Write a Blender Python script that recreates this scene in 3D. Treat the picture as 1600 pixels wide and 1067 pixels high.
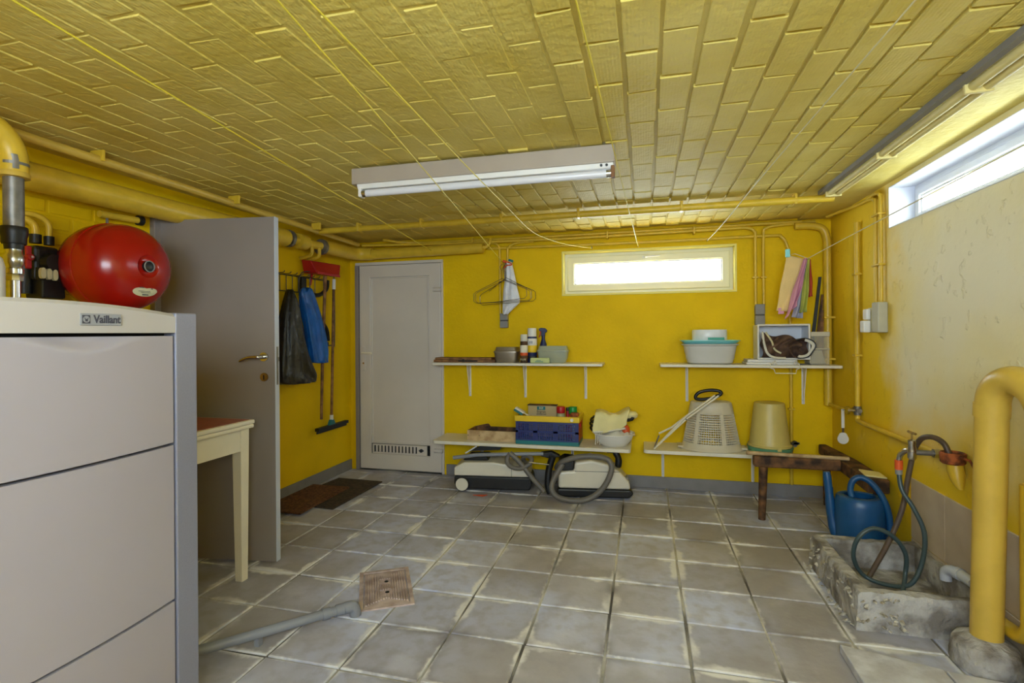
import bpy, bmesh, math, random
from mathutils import Vector, Matrix, Euler
R = math.radians
for o in list(bpy.data.objects):
    bpy.data.objects.remove(o, do_unlink=True)
S = bpy.context.scene
COL = S.collection
random.seed(7)

# ------------------------------------------------------------------ camera
EYE = Vector((0, 0, 1.32))
YAW, ROLL, FPX = 0.2501, -0.0075, 809.8
fw = Vector((-math.sin(YAW), math.cos(YAW), 0)); rt = Vector((math.cos(YAW), math.sin(YAW), 0)); up = Vector((0, 0, 1))
rt2 = rt * math.cos(ROLL) + up * math.sin(ROLL); up2 = up * math.cos(ROLL) - rt * math.sin(ROLL)
cd = bpy.data.cameras.new('camera'); cam = bpy.data.objects.new('camera', cd); COL.objects.link(cam)
cd.sensor_width = 36; cd.sensor_fit = 'HORIZONTAL'; cd.lens = FPX / 1600 * 36
cd.shift_y = (519.87 - 533.5) / 1600; cd.clip_start = .02
M = Matrix((rt2, up2, -fw)).transposed().to_4x4(); M.translation = EYE
cam.matrix_world = M
S.camera = cam

# ------------------------------------------------------------------ world, light, exposure
w = bpy.data.worlds.new('sky'); S.world = w; w.use_nodes = True
bg = w.node_tree.nodes['Background']; bg.inputs[0].default_value = (.76, .88, 1.0, 1); bg.inputs[1].default_value = 13.0
def portal(loc, rot, sx, sy):
    l = bpy.data.lights.new('window_daylight', 'AREA'); l.shape = 'RECTANGLE'; l.size = sx; l.size_y = sy
    l.cycles.is_portal = True
    o = bpy.data.objects.new('window_daylight', l); COL.objects.link(o); o.location = loc; o.rotation_euler = rot
portal((0.015, 4.80, 1.84), (R(-90), 0, 0), 1.36, .34)
portal((1.66, 2.82, 2.05), (0, R(90), 0), .24, 1.45)
portal((-.05, -.97, 1.71), (R(90), 0, 0), 2.1, .82)  # portal of the added window behind the camera
S.view_settings.view_transform = 'Standard'; S.view_settings.look = 'None'
S.view_settings.exposure = 1.05; S.view_settings.gamma = 1; S.view_settings.use_curve_mapping = False

# ------------------------------------------------------------------ materials
def lin(c):
    return tuple(((x / 255) / 12.92 if x / 255 <= .04045 else ((x / 255 + .055) / 1.055) ** 2.4) for x in c)
MATS = {}
def nd(nt, t, **k):
    n = nt.nodes.new(t)
    for a, b in k.items(): setattr(n, a, b)
    return n
def mat(name, rgb, rough=.55, metal=0, var=.12, vs=6, bump=0, bs=80, rgb2=None, vs2=None, spec=.5, alpha=1, trans=0, dist=.004):
    """painted / plastic / metal: base colour broken up by two noises, fine relief by a third"""
    if name in MATS: return MATS[name]
    m = bpy.data.materials.new(name); m.use_nodes = True; nt = m.node_tree; b = nt.nodes['Principled BSDF']
    c = lin(rgb); c2 = lin(rgb2) if rgb2 else tuple(x * (1 - var) for x in c)
    geo = nd(nt, 'ShaderNodeNewGeometry')
    n = nd(nt, 'ShaderNodeTexNoise'); n.inputs['Scale'].default_value = vs; n.inputs['Detail'].default_value = 5
    nt.links.new(geo.outputs['Position'], n.inputs['Vector'])
    rp = nd(nt, 'ShaderNodeValToRGB'); rp.color_ramp.elements[0].position = .38; rp.color_ramp.elements[1].position = .62
    rp.color_ramp.elements[0].color = (*c2, 1); rp.color_ramp.elements[1].color = (*c, 1)
    nt.links.new(n.outputs[0], rp.inputs[0]); nt.links.new(rp.outputs[0], b.inputs['Base Color'])
    b.inputs['Roughness'].default_value = rough; b.inputs['Metallic'].default_value = metal
    b.inputs['Specular IOR Level'].default_value = spec
    b.inputs['Alpha'].default_value = alpha; b.inputs['Transmission Weight'].default_value = trans
    if bump:
        n2 = nd(nt, 'ShaderNodeTexNoise'); n2.inputs['Scale'].default_value = bs; n2.inputs['Detail'].default_value = 4
        nt.links.new(geo.outputs['Position'], n2.inputs['Vector'])
        bp = nd(nt, 'ShaderNodeBump'); bp.inputs['Strength'].default_value = bump; bp.inputs['Distance'].default_value = dist
        nt.links.new(n2.outputs[0], bp.inputs['Height']); nt.links.new(bp.outputs[0], b.inputs['Normal'])
    MATS[name] = m
    return m
YEL = (232, 199, 62)
m_wall = mat('yellow wall paint', (238, 196, 6), .6, spec=.15, var=.1, vs=2.2, bump=.35, bs=45, dist=.006)
m_pipe = mat('yellow gloss pipe paint', (224, 186, 52), .38, var=.12, vs=12, bump=.2, bs=60)
m_ppale = mat('pale yellow pipe paint', (212, 176, 72), .38, var=.12, vs=9, bump=.2, bs=40)
m_white = mat('white lacquer', (232, 228, 222), .4, var=.05)
m_shelf = mat('cream shelf board', (236, 228, 208), .45, var=.06, vs=4)
m_pvc = mat('off-white door plastic', (216, 206, 194), .38, var=.05, vs=3)
m_door = mat('grey door paint', (142, 132, 126), .45, var=.06, vs=3)
m_edge = mat('pale grey door edge', (196, 200, 212), .45, var=.05)
m_skirt = mat('grey skirting paint', (136, 132, 130), .5, var=.12, vs=9, bump=.2, bs=40)
m_black = mat('black plastic', (22, 21, 22), .45, var=.3, vs=20)
m_chrome = mat('bright metal', (205, 203, 200), .25, 1, var=.15, vs=30)
m_steel = mat('dull grey metal', (140, 136, 130), .45, .7, var=.25, vs=25)
m_brass = mat('dull brass', (160, 128, 66), .4, .8, var=.3, vs=40)
m_wire = mat('grey wire', (96, 92, 84), .4, .6, var=.2, vs=30)
m_grey = mat('grey plastic', (142, 138, 132), .5, var=.08)
m_red = mat('red enamel', (162, 20, 8), .22, var=.1, vs=5)
m_redp = mat('red plastic', (186, 22, 30), .4, var=.12)
m_boiler = mat('boiler white panel', (170, 162, 168), .3, var=.03, vs=2)
m_bcover = mat('boiler cream cover', (190, 182, 176), .3, var=.03, vs=2)
m_silver = mat('silver trim', (150, 150, 166), .35, .35, var=.05, vs=200)
m_cream = mat('cream paint', (232, 222, 198), .4, var=.06)
m_redtop = mat('red laminate', (176, 92, 72), .3, var=.25, vs=30)
m_blue = mat('blue bag plastic', (20, 96, 178), .35, var=.25, vs=14, bump=.5, bs=25, dist=.01)
m_bin = mat('black bag plastic', (38, 36, 34), .3, var=.4, vs=14, bump=.6, bs=22, dist=.012)
m_wood = mat('old wood', (150, 104, 58), .65, rgb2=(96, 62, 34), vs=18, bump=.4, bs=50)
m_dwood = mat('dark weathered wood', (120, 80, 44), .75, rgb2=(52, 34, 20), vs=14, bump=.7, bs=40, dist=.008)
m_pwood = mat('pale wood', (206, 178, 132), .6, rgb2=(170, 136, 92), vs=16, bump=.2)
m_conc = mat('rough concrete', (186, 182, 178), .85, rgb2=(124, 116, 108), vs=9, bump=1, bs=28, dist=.02)
m_slab = mat('smooth concrete slab', (206, 206, 214), .7, rgb2=(180, 178, 184), vs=12, bump=.3, bs=90)
m_pvcg = mat('grey waste pipe', (136, 138, 146), .35, var=.08)
m_cord = mat('yellow washing line', (236, 214, 60), .5, var=.1)
m_cordw = mat('white washing line', (218, 206, 160), .5, var=.1)
m_teal = mat('blue watering can plastic', (18, 78, 126), .4, var=.15, vs=10)
m_hose = mat('dark green hose', (66, 82, 82), .4, var=.2)
m_hoseb = mat('brown hose', (92, 74, 58), .45, var=.25, vs=20)
m_vhose = mat('grey ribbed hose', (112, 106, 98), .5, var=.15)
m_vac = mat('cream vacuum shell', (222, 214, 196), .35, var=.06)
m_rust = mat('rusty iron', (178, 92, 40), .75, rgb2=(92, 46, 22), vs=30, bump=.6, bs=60)
m_mat = mat('brown coir', (128, 84, 44), .95, rgb2=(84, 50, 24), vs=60, bump=1, bs=300, dist=.01)
m_mat2 = mat('dark rubber mat', (76, 62, 44), .9, rgb2=(52, 42, 30), vs=40, bump=.8, bs=250)
m_iron = mat('rust-brown cast iron', (200, 180, 174), .7, rgb2=(164, 142, 134), vs=14, bump=.3)
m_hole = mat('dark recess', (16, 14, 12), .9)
m_alu = mat('aluminium tin', (168, 158, 142), .35, .75, var=.15)
m_dish = mat('greenish glass', (168, 172, 150), .2, var=.1)
m_basin = mat('grey basin plastic', (206, 204, 198), .4, var=.05)
m_tur = mat('turquoise plastic', (140, 226, 232), .35, var=.08)
m_turd = mat('green sticker', (20, 156, 130), .4)
m_lat = mat('greyed basket plastic', (212, 202, 178), .45, var=.08)
m_buck = mat('beige bucket plastic', (208, 188, 108), .42, var=.1)
m_green = mat('green bucket plastic', (98, 158, 118), .42, var=.1)
m_brown = mat('brown cloth', (112, 84, 66), .9, rgb2=(78, 56, 44), vs=12, bump=.4, bs=60)
m_linen = mat('white cloth', (228, 222, 206), .9, var=.08, bump=.4, bs=120)
m_ycloth = mat('pale yellow towel', (238, 226, 164), .9, var=.08, bump=.6, bs=160)
m_bagw = mat('white plastic bag', (226, 226, 232), .35, var=.1, vs=20, bump=.5, bs=30, dist=.01)
m_orange = mat('orange plastic', (228, 92, 34), .4)
m_navy = mat('navy plastic', (32, 44, 96), .4, var=.2)
m_yplast = mat('yellow plastic', (238, 198, 30), .4, var=.06)
m_tealp = mat('teal plastic', (32, 120, 124), .4, var=.1)
m_card = mat('brown cardboard', (196, 172, 122), .7, var=.08)
m_cardg = mat('khaki label', (178, 176, 126), .6, var=.06)
m_dark = mat('dark print', (42, 44, 48), .5)
m_lab = mat('cream label', (214, 206, 168), .5, var=.05)
m_badge = mat('silver badge', (168, 168, 172), .35, .3)
m_ink = mat('badge lettering', (70, 68, 80), .4)
m_tube = mat('fluorescent tube glass', (224, 222, 226), .15, var=.02)
m_lamp = mat('lamp housing enamel', (172, 158, 142), .45, var=.08, vs=4)
m_wtile = mat('beige wall tile', (208, 190, 166), .3, rgb2=(192, 172, 148), vs=5)
m_gpack = mat('pale green paper', (206, 216, 150), .7, var=.1)
m_pink = mat('pink striped cloth', (226, 160, 186), .9, var=.12, bump=.4, bs=160)
m_crm = mat('peach cloth', (242, 208, 142), .9, var=.08, bump=.4, bs=160)
m_gcl = mat('grey lavender cloth', (178, 176, 196), .9, var=.1, bump=.4, bs=160)
m_rcl = mat('rust red cloth', (188, 70, 46), .9, var=.15, bump=.4, bs=160)
m_gncl = mat('green cloth', (190, 196, 90), .9, var=.2, bump=.4, bs=160)
m_clear = mat('cloudy clear plastic', (226, 220, 200), .3, alpha=.28)
m_unused_mortar = mat('yellow painted mortar', (226, 194, 52), .6, var=.12, vs=6, bump=.8, bs=60, dist=.01)

def glass_mat():
    m = bpy.data.materials.new('window glass'); m.use_nodes = True; nt = m.node_tree
    for n in list(nt.nodes): nt.nodes.remove(n)
    o = nd(nt, 'ShaderNodeOutputMaterial'); mx = nd(nt, 'ShaderNodeMixShader'); t = nd(nt, 'ShaderNodeBsdfTransparent'); g = nd(nt, 'ShaderNodeBsdfGlossy')
    t.inputs[0].default_value = (.93, .96, .97, 1); g.inputs['Roughness'].default_value = .05; mx.inputs[0].default_value = .06
    nt.links.new(t.outputs[0], mx.inputs[1]); nt.links.new(g.outputs[0], mx.inputs[2]); nt.links.new(mx.outputs[0], o.inputs[0])
    return m
m_glass = glass_mat()

def floor_mat():
    m = bpy.data.materials.new('worn cement tile'); m.use_nodes = True; nt = m.node_tree; b = nt.nodes['Principled BSDF']; L = nt.links.new
    tc = nd(nt, 'ShaderNodeTexCoord'); geo = nd(nt, 'ShaderNodeNewGeometry'); oi = nd(nt, 'ShaderNodeObjectInfo')
    def noise(sc, det=5, src=geo.outputs['Position']):
        n = nd(nt, 'ShaderNodeTexNoise'); n.inputs['Scale'].default_value = sc; n.inputs['Detail'].default_value = det; L(src, n.inputs['Vector']); return n.outputs[0]
    def math_(op, a, b_=None, clamp=False):
        n = nd(nt, 'ShaderNodeMath', operation=op, use_clamp=clamp)
        for i, x in enumerate((a, b_)):
            if x is None: continue
            if isinstance(x, (int, float)): n.inputs[i].default_value = x
            else: L(x, n.inputs[i])
        return n.outputs[0]
    def mixc(f, a, c):
        n = nd(nt, 'ShaderNodeMix', data_type='RGBA')
        L(f, n.inputs[0])
        for i, x in ((6, a), (7, c)):
            if isinstance(x, tuple): n.inputs[i].default_value = (*x, 1)
            else: L(x, n.inputs[i])
        return n.outputs[2]
    def smooth(x, lo, hi):
        n = nd(nt, 'ShaderNodeMapRange', interpolation_type='SMOOTHSTEP'); L(x, n.inputs[0]); n.inputs[1].default_value = lo; n.inputs[2].default_value = hi; return n.outputs[0]
    sp = nd(nt, 'ShaderNodeSeparateXYZ'); L(tc.outputs['Object'], sp.inputs[0])
    dx = math_('SUBTRACT', .165, math_('ABSOLUTE', sp.outputs[0])); dy = math_('SUBTRACT', .162, math_('ABSOLUTE', sp.outputs[1]))
    d = math_('MINIMUM', dx, dy)
    base = mixc(smooth(noise(1.1), .40, .60), lin((174, 169, 172)), lin((200, 206, 236)))
    base = mixc(math_('MULTIPLY', smooth(noise(14, 9), .42, .68), .55), base, lin((160, 155, 160)))
    base = mixc(math_('MULTIPLY', oi.outputs['Random'], .5), base, lin((138, 130, 124)))
    base = mixc(math_('MULTIPLY', smooth(noise(4.5), .5, .72), .35), base, lin((210, 208, 216)))
    # lime bloom creeping in from the joints
    reach = math_('MULTIPLY', smooth(noise(2.6), .42, .66), .036)
    rag = math_('ADD', d, math_('MULTIPLY', math_('SUBTRACT', noise(30, 6), .5), .034))
    bloom = math_('MULTIPLY', math_('SUBTRACT', 1.0, smooth(math_('SUBTRACT', rag, reach), -.012, .012), True), smooth(noise(4.3), .34, .54))
    grime = math_('MULTIPLY', math_('SUBTRACT', 1.0, smooth(d, .0, .05), True), smooth(noise(1.7), .48, .62))
    base = mixc(math_('MULTIPLY', grime, .55), base, lin((104, 92, 80)))
    base = mixc(math_('MULTIPLY', bloom, .85), base, lin((236, 233, 230)))
    L(base, b.inputs['Base Color'])
    b.inputs['Roughness'].default_value = .48
    rr = nd(nt, 'ShaderNodeMapRange'); L(noise(9), rr.inputs[0]); rr.inputs[3].default_value = .32; rr.inputs[4].default_value = .62; L(rr.outputs[0], b.inputs['Roughness'])
    bp = nd(nt, 'ShaderNodeBump'); bp.inputs['Strength'].default_value = .35; bp.inputs['Distance'].default_value = .004; L(noise(45, 8), bp.inputs['Height']); L(bp.outputs[0], b.inputs['Normal'])
    return m
m_tile = floor_mat()
m_joint = mat('limey mortar', (206, 200, 186), .9, rgb2=(84, 78, 74), vs=2.2, bump=.8, bs=60, dist=.01)

def ceil_mat(name, ribs):
    m = bpy.data.materials.new(name); m.use_nodes = True; nt = m.node_tree; b = nt.nodes['Principled BSDF']; L = nt.links.new
    geo = nd(nt, 'ShaderNodeNewGeometry')
    n = nd(nt, 'ShaderNodeTexNoise'); n.inputs['Scale'].default_value = 3; n.inputs['Detail'].default_value = 6; L(geo.outputs['Position'], n.inputs['Vector'])
    rp = nd(nt, 'ShaderNodeValToRGB'); rp.color_ramp.elements[0].position = .35; rp.color_ramp.elements[1].position = .68
    rp.color_ramp.elements[0].color = (*lin((214, 190, 90)), 1); rp.color_ramp.elements[1].color = (*lin((228, 208, 118)), 1)
    L(n.outputs[0], rp.inputs[0]); L(rp.outputs[0], b.inputs['Base Color']); b.inputs['Roughness'].default_value = .6; b.inputs['Specular IOR Level'].default_value = .2
    n2 = nd(nt, 'ShaderNodeTexNoise'); n2.inputs['Scale'].default_value = 38; n2.inputs['Detail'].default_value = 6; L(geo.outputs['Position'], n2.inputs['Vector'])
    bp = nd(nt, 'ShaderNodeBump'); bp.inputs['Strength'].default_value = .6; bp.inputs['Distance'].default_value = .008; L(n2.outputs[0], bp.inputs['Height'])
    if ribs:
        wv = nd(nt, 'ShaderNodeTexWave', wave_type='BANDS', bands_direction='X'); wv.inputs['Scale'].default_value = 28; wv.inputs['Distortion'].default_value = .6
        L(geo.outputs['Position'], wv.inputs['Vector'])
        b2 = nd(nt, 'ShaderNodeBump'); b2.inputs['Strength'].default_value = .14; b2.inputs['Distance'].default_value = .003
        L(wv.outputs[1], b2.inputs['Height']); L(bp.outputs[0], b2.inputs['Normal']); L(b2.outputs[0], b.inputs['Normal'])
    else: L(bp.outputs[0], b.inputs['Normal'])
    return m
m_ceil = ceil_mat('pale yellow ceiling paint', False); m_block = ceil_mat('pale yellow ribbed block', True)

def flaky_wall():
    m = bpy.data.materials.new('flaking yellow wall paint with painted light'); m.use_nodes = True; nt = m.node_tree; b = nt.nodes['Principled BSDF']; L = nt.links.new
    geo = nd(nt, 'ShaderNodeNewGeometry')
    def noise(sc, det=6):
        n = nd(nt, 'ShaderNodeTexNoise'); n.inputs['Scale'].default_value = sc; n.inputs['Detail'].default_value = det; L(geo.outputs['Position'], n.inputs['Vector']); return n.outputs[0]
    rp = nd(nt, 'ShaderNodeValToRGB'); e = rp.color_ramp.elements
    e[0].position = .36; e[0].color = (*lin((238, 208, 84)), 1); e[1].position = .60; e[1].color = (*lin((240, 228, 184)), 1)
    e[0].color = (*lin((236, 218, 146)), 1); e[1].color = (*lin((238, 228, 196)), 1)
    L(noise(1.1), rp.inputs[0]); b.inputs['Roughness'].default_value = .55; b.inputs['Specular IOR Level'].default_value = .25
    # light on mid wall painted in as paler colour; corner and foot stay yellow
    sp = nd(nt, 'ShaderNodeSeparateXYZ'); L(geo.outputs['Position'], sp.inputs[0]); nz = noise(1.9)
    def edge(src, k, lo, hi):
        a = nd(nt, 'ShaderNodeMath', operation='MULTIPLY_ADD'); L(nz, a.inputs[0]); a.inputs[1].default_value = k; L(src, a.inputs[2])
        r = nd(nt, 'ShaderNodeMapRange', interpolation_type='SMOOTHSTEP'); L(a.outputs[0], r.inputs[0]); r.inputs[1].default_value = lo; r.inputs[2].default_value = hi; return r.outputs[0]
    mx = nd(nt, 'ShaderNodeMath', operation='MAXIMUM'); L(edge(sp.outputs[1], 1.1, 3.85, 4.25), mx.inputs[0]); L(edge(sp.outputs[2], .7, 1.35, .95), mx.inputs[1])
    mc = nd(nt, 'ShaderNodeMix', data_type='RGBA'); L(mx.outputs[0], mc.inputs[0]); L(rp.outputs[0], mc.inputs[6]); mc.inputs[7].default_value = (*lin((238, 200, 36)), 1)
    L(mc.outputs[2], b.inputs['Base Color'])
    r2 = nd(nt, 'ShaderNodeValToRGB'); r2.color_ramp.elements[0].position = .62; r2.color_ramp.elements[1].position = .68; L(noise(15, 9), r2.inputs[0])
    b1 = nd(nt, 'ShaderNodeBump'); b1.inputs['Strength'].default_value = .5; b1.inputs['Distance'].default_value = .006; L(r2.outputs[0], b1.inputs['Height'])
    b2 = nd(nt, 'ShaderNodeBump'); b2.inputs['Strength'].default_value = .4; b2.inputs['Distance'].default_value = .012; L(noise(9), b2.inputs['Height']); L(b1.outputs[0], b2.inputs['Normal']); L(b2.outputs[0], b.inputs['Normal'])
    return m
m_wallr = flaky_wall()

# ------------------------------------------------------------------ mesh helpers
WL = {}                                   # world location of every object (no rotations above parts)
def smoothpath(pts, k=6):
    P = [Vector(p) for p in pts]; out = []
    for i in range(len(P) - 1):
        a = P[max(i - 1, 0)]; b = P[i]; c = P[i + 1]; d = P[min(i + 2, len(P) - 1)]
        for j in range(k):
            t = j / k
            out.append(.5 * ((2 * b) + (c - a) * t + (2 * a - 5 * b + 4 * c - d) * t * t + (3 * b - a - 3 * c + d) * t ** 3))
    out.append(P[-1]); return out
class MB:
    def __init__(s): s.v = []; s.f = []
    def add(s, vs, fs):
        o = len(s.v); s.v += [Vector(v) for v in vs]; s.f += [[i + o for i in f] for f in fs]; return s
    def box(s, x0, x1, y0, y1, z0, z1):
        vs = [(x, y, z) for z in (z0, z1) for y in (y0, y1) for x in (x0, x1)]
        return s.add(vs, [(0, 2, 3, 1), (4, 5, 7, 6), (0, 1, 5, 4), (2, 6, 7, 3), (0, 4, 6, 2), (1, 3, 7, 5)])
    def obox(s, c, size, rot=(0, 0, 0)):
        m = Euler(rot).to_matrix(); hx, hy, hz = [q / 2 for q in size]; c = Vector(c)
        vs = [c + m @ Vector((x, y, z)) for z in (-hz, hz) for y in (-hy, hy) for x in (-hx, hx)]
        return s.add(vs, [(0, 2, 3, 1), (4, 5, 7, 6), (0, 1, 5, 4), (2, 6, 7, 3), (0, 4, 6, 2), (1, 3, 7, 5)])
    def loft(s, rings, cap0=True, cap1=True, closed=True):
        n = len(rings[0]); vs = [p for r in rings for p in r]; fs = []
        for i in range(len(rings) - 1):
            for j in range(n if closed else n - 1):
                fs.append((i * n + j, i * n + (j + 1) % n, (i + 1) * n + (j + 1) % n, (i + 1) * n + j))
        if cap0: fs.append(tuple(reversed(range(n))))
        if cap1: fs.append(tuple(range((len(rings) - 1) * n, len(rings) * n)))
        return s.add(vs, fs)
    def tube(s, pts, r, n=10, cap=True):
        P = [Vector(p) for p in pts]; rs = r if isinstance(r, (list, tuple)) else [r] * len(P)
        rings = []; nrm = None
        for i, p in enumerate(P):
            t = (P[min(i + 1, len(P) - 1)] - P[max(i - 1, 0)]).normalized()
            if nrm is None:
                nrm = t.cross(Vector((0, 0, 1)) if abs(t.z) < .9 else Vector((1, 0, 0))).normalized()
            else:
                nrm = (nrm - t * nrm.dot(t)).normalized()
            b = t.cross(nrm)
            rings.append([p + (nrm * math.cos(2 * math.pi * j / n) + b * math.sin(2 * math.pi * j / n)) * rs[i] for j in range(n)])
        return s.loft(rings, cap, cap)
    def cyl(s, a, b, r0, r1=None, n=16):
        return s.tube([a, b], [r0, r0 if r1 is None else r1], n)
    def lathe(s, prof, c=(0, 0, 0), n=28, axis=(0, 0, 1), sx=1, sy=1):
        q = Vector((0, 0, 1)).rotation_difference(Vector(axis)).to_matrix(); c = Vector(c)
        return s.loft([[c + q @ Vector((r * sx * math.cos(2 * math.pi * j / n), r * sy * math.sin(2 * math.pi * j / n), z)) for j in range(n)] for r, z in prof], prof[0][0] > 1e-5, prof[-1][0] > 1e-5)
    def prism(s, poly, axis, d0, d1):
        """poly: 2-D outline; axis 'x': (y,z), 'y': (x,z), 'z': (x,y)"""
        def p3(p, d): return {'x': (d, p[0], p[1]), 'y': (p[0], d, p[1]), 'z': (p[0], p[1], d)}[axis]
        return s.loft([[p3(p, d0) for p in poly], [p3(p, d1) for p in poly]])
    def frame(s, ax, a0, a1, z0, z1, d0, d1, ta, tb=None, tt=None):
        """a hollow rectangle (sides ta, bottom tb, top tt) along x ('x', depth y) or along y ('y', depth x)"""
        tb = ta if tb is None else tb; tt = ta if tt is None else tt
        o = [(a0, z0), (a1, z0), (a1, z1), (a0, z1)]; i = [(a0 + ta, z0 + tb), (a1 - ta, z0 + tb), (a1 - ta, z1 - tt), (a0 + ta, z1 - tt)]
        def p(q, d): return (q[0], d, q[1]) if ax == 'x' else (d, q[0], q[1])
        vs = [p(q, d) for d in (d0, d1) for q in o + i]; fs = []
        for k in range(4):
            n = (k + 1) % 4
            fs += [(k, n, 4 + n, 4 + k), (8 + k, 12 + k, 12 + n, 8 + n), (k, 8 + k, 8 + n, n), (4 + k, 4 + n, 12 + n, 12 + k)]
        return s.add(vs, fs)
    def grid(s, fn, nu, nv):
        vs = [fn(i / nu, j / nv) for i in range(nu + 1) for j in range(nv + 1)]
        return s.add(vs, [(i * (nv + 1) + j, (i + 1) * (nv + 1) + j, (i + 1) * (nv + 1) + j + 1, i * (nv + 1) + j + 1) for i in range(nu) for j in range(nv)])
    def text(s, body, mtx, size, extrude=.0006, offset=0):
        cu = bpy.data.curves.new('lettering', 'FONT'); cu.body = body; cu.size = size; cu.extrude = extrude; cu.align_x = 'CENTER'; cu.align_y = 'CENTER'; cu.resolution_u = 3; cu.offset = offset
        o = bpy.data.objects.new('lettering', cu); COL.objects.link(o); bpy.context.view_layer.update()
        me = bpy.data.meshes.new_from_object(o.evaluated_get(bpy.context.evaluated_depsgraph_get()))
        s.add([mtx @ v.co for v in me.vertices], [list(p.vertices) for p in me.polygons])
        bpy.data.objects.remove(o, do_unlink=True); bpy.data.meshes.remove(me); return s
    def xf(s, mtx):
        s.v = [mtx @ v for v in s.v]; return s
    def build(s, name, m, parent=None, smooth=False, bevel=0, seg=2, solid=0, sub=0, org=None, ang=40):
        lo = Vector([min(v[k] for v in s.v) for k in range(3)]); hi = Vector([max(v[k] for v in s.v) for k in range(3)])
        c = Vector(org) if org else Vector(((lo.x + hi.x) / 2, (lo.y + hi.y) / 2, lo.z if parent is None else (lo.z + hi.z) / 2))
        me = bpy.data.meshes.new(name); me.from_pydata([v - c for v in s.v], [], s.f); me.update()
        b = bmesh.new(); b.from_mesh(me); bmesh.ops.recalc_face_normals(b, faces=b.faces)
        if smooth:
            for f in b.faces: f.smooth = True
            for e in b.edges:
                if len(e.link_faces) == 2 and e.calc_face_angle(0) > R(ang): e.smooth = False
        b.to_mesh(me); b.free()
        me.materials.append(m)
        o = bpy.data.objects.new(name, me); COL.objects.link(o); WL[o] = c
        if parent: o.parent = parent; o.location = c - WL[parent]
        else: o.location = c
        if sub:
            md = o.modifiers.new('round', 'SUBSURF'); md.levels = sub; md.render_levels = sub
        if solid:
            md = o.modifiers.new('thickness', 'SOLIDIFY'); md.thickness = solid; md.offset = 0
        if bevel:
            md = o.modifiers.new('edge', 'BEVEL'); md.width = bevel; md.segments = seg; md.limit_method = 'ANGLE'; md.angle_limit = R(38)
        return o
def tag(o, label, cat, group=None):
    o['label'] = label; o['category'] = cat
    if group: o['group'] = group
    return o
def thing(name, loc, label, cat, group=None, rz=0):
    o = bpy.data.objects.new(name, None); COL.objects.link(o); o.location = loc; o.empty_display_size = .05
    WL[o] = Vector(loc); o.rotation_euler.z = rz
    return tag(o, label, cat, group)
def lthing(name, loc, rz, label, cat, group=None):
    """a turned thing: parts are given in its own local frame"""
    o = thing(name, loc, label, cat, group, rz); WL[o] = Vector((0, 0, 0)); return o
def struct(o): o['kind'] = 'structure'; return o
def arc(c, r, a0, a1, n, plane='xz', y=0):
    out = []
    for i in range(n + 1):
        a = R(a0 + (a1 - a0) * i / n); p, q = c[0] + r * math.cos(a), c[1] + r * math.sin(a)
        out.append({'xz': (p, y, q), 'yz': (y, p, q), 'xy': (p, q, y)}[plane])
    return out

# ================================================================== the room
XL, XR, YB, YF, H = -2.80, 1.42, 4.55, -.75, 2.20
# floor slab and tiles
floor = struct(MB().box(XL - .3, XR + .3, YF - .3, YB + .3, -.12, -.0075).build('floor', m_joint, org=(0, 0, 0)))
PX, PY, OX, OY = .3375, .3298, -.1667, 2.80
def slab_mesh(name, hx, hy, z0, z1, ch, jit, m, seed):
    rnd = random.Random(seed); vs = []; ring = []
    for a, b in ((-1, -1), (1, -1), (1, 1), (-1, 1)): ring.append((a * (hx + rnd.uniform(-jit, 0)), b * (hy + rnd.uniform(-jit, 0))))
    d = 1 if z1 > z0 else -1
    def rg(inset, z): return [(x - math.copysign(inset, x), y - math.copysign(inset, y), z) for x, y in ring]
    mb = MB().loft([rg(0, z0), rg(0, z1 - d * ch), rg(ch, z1)])
    me = bpy.data.meshes.new(name); me.from_pydata(mb.v, [], mb.f); b = bmesh.new(); b.from_mesh(me); bmesh.ops.recalc_face_normals(b, faces=b.faces); b.to_mesh(me); b.free()
    me.materials.append(m); return me
tmesh = [slab_mesh('floor_tile', .1645, .1608, -.012, 0, .0035, .0035, m_tile, k) for k in range(5)]
def piece(name, me, parent, loc, rot=(0, 0, 0), sc=(1, 1, 1)):
    o = bpy.data.objects.new(name, me); COL.objects.link(o); o.parent = parent; o.location = Vector(loc) - WL[parent]; o.rotation_euler = rot; o.scale = sc; return o
cut = []
for i in range(-8, 6):
    for j in range(-6, 14):
        x0 = OX + i * PX; x1 = x0 + PX; y0 = OY - j * PY; y1 = y0 + PY
        X0, X1, Y0, Y1 = max(x0, XL + .004), min(x1, XR - .004), max(y0, YF), min(y1, YB - .004)
        if X1 - X0 < .03 or Y1 - Y0 < .03: continue
        r = random.Random(i * 91 + j)
        z = r.uniform(-.0022, .0012)
        if X1 - X0 < PX - .01 or Y1 - Y0 < PY - .01:
            me = slab_mesh('cut_floor_tile', (X1 - X0) / 2 - .004, (Y1 - Y0) / 2 - .004, -.012, 0, .0035, .002, m_tile, i * 7 + j)
        else: me = tmesh[r.randrange(5)]
        piece('floor_tile', me, floor, ((X0 + X1) / 2, (Y0 + Y1) / 2, z), (r.uniform(-.004, .004), r.uniform(-.004, .004), r.choice((0, math.pi)) + r.uniform(-.006, .006)))

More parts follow.
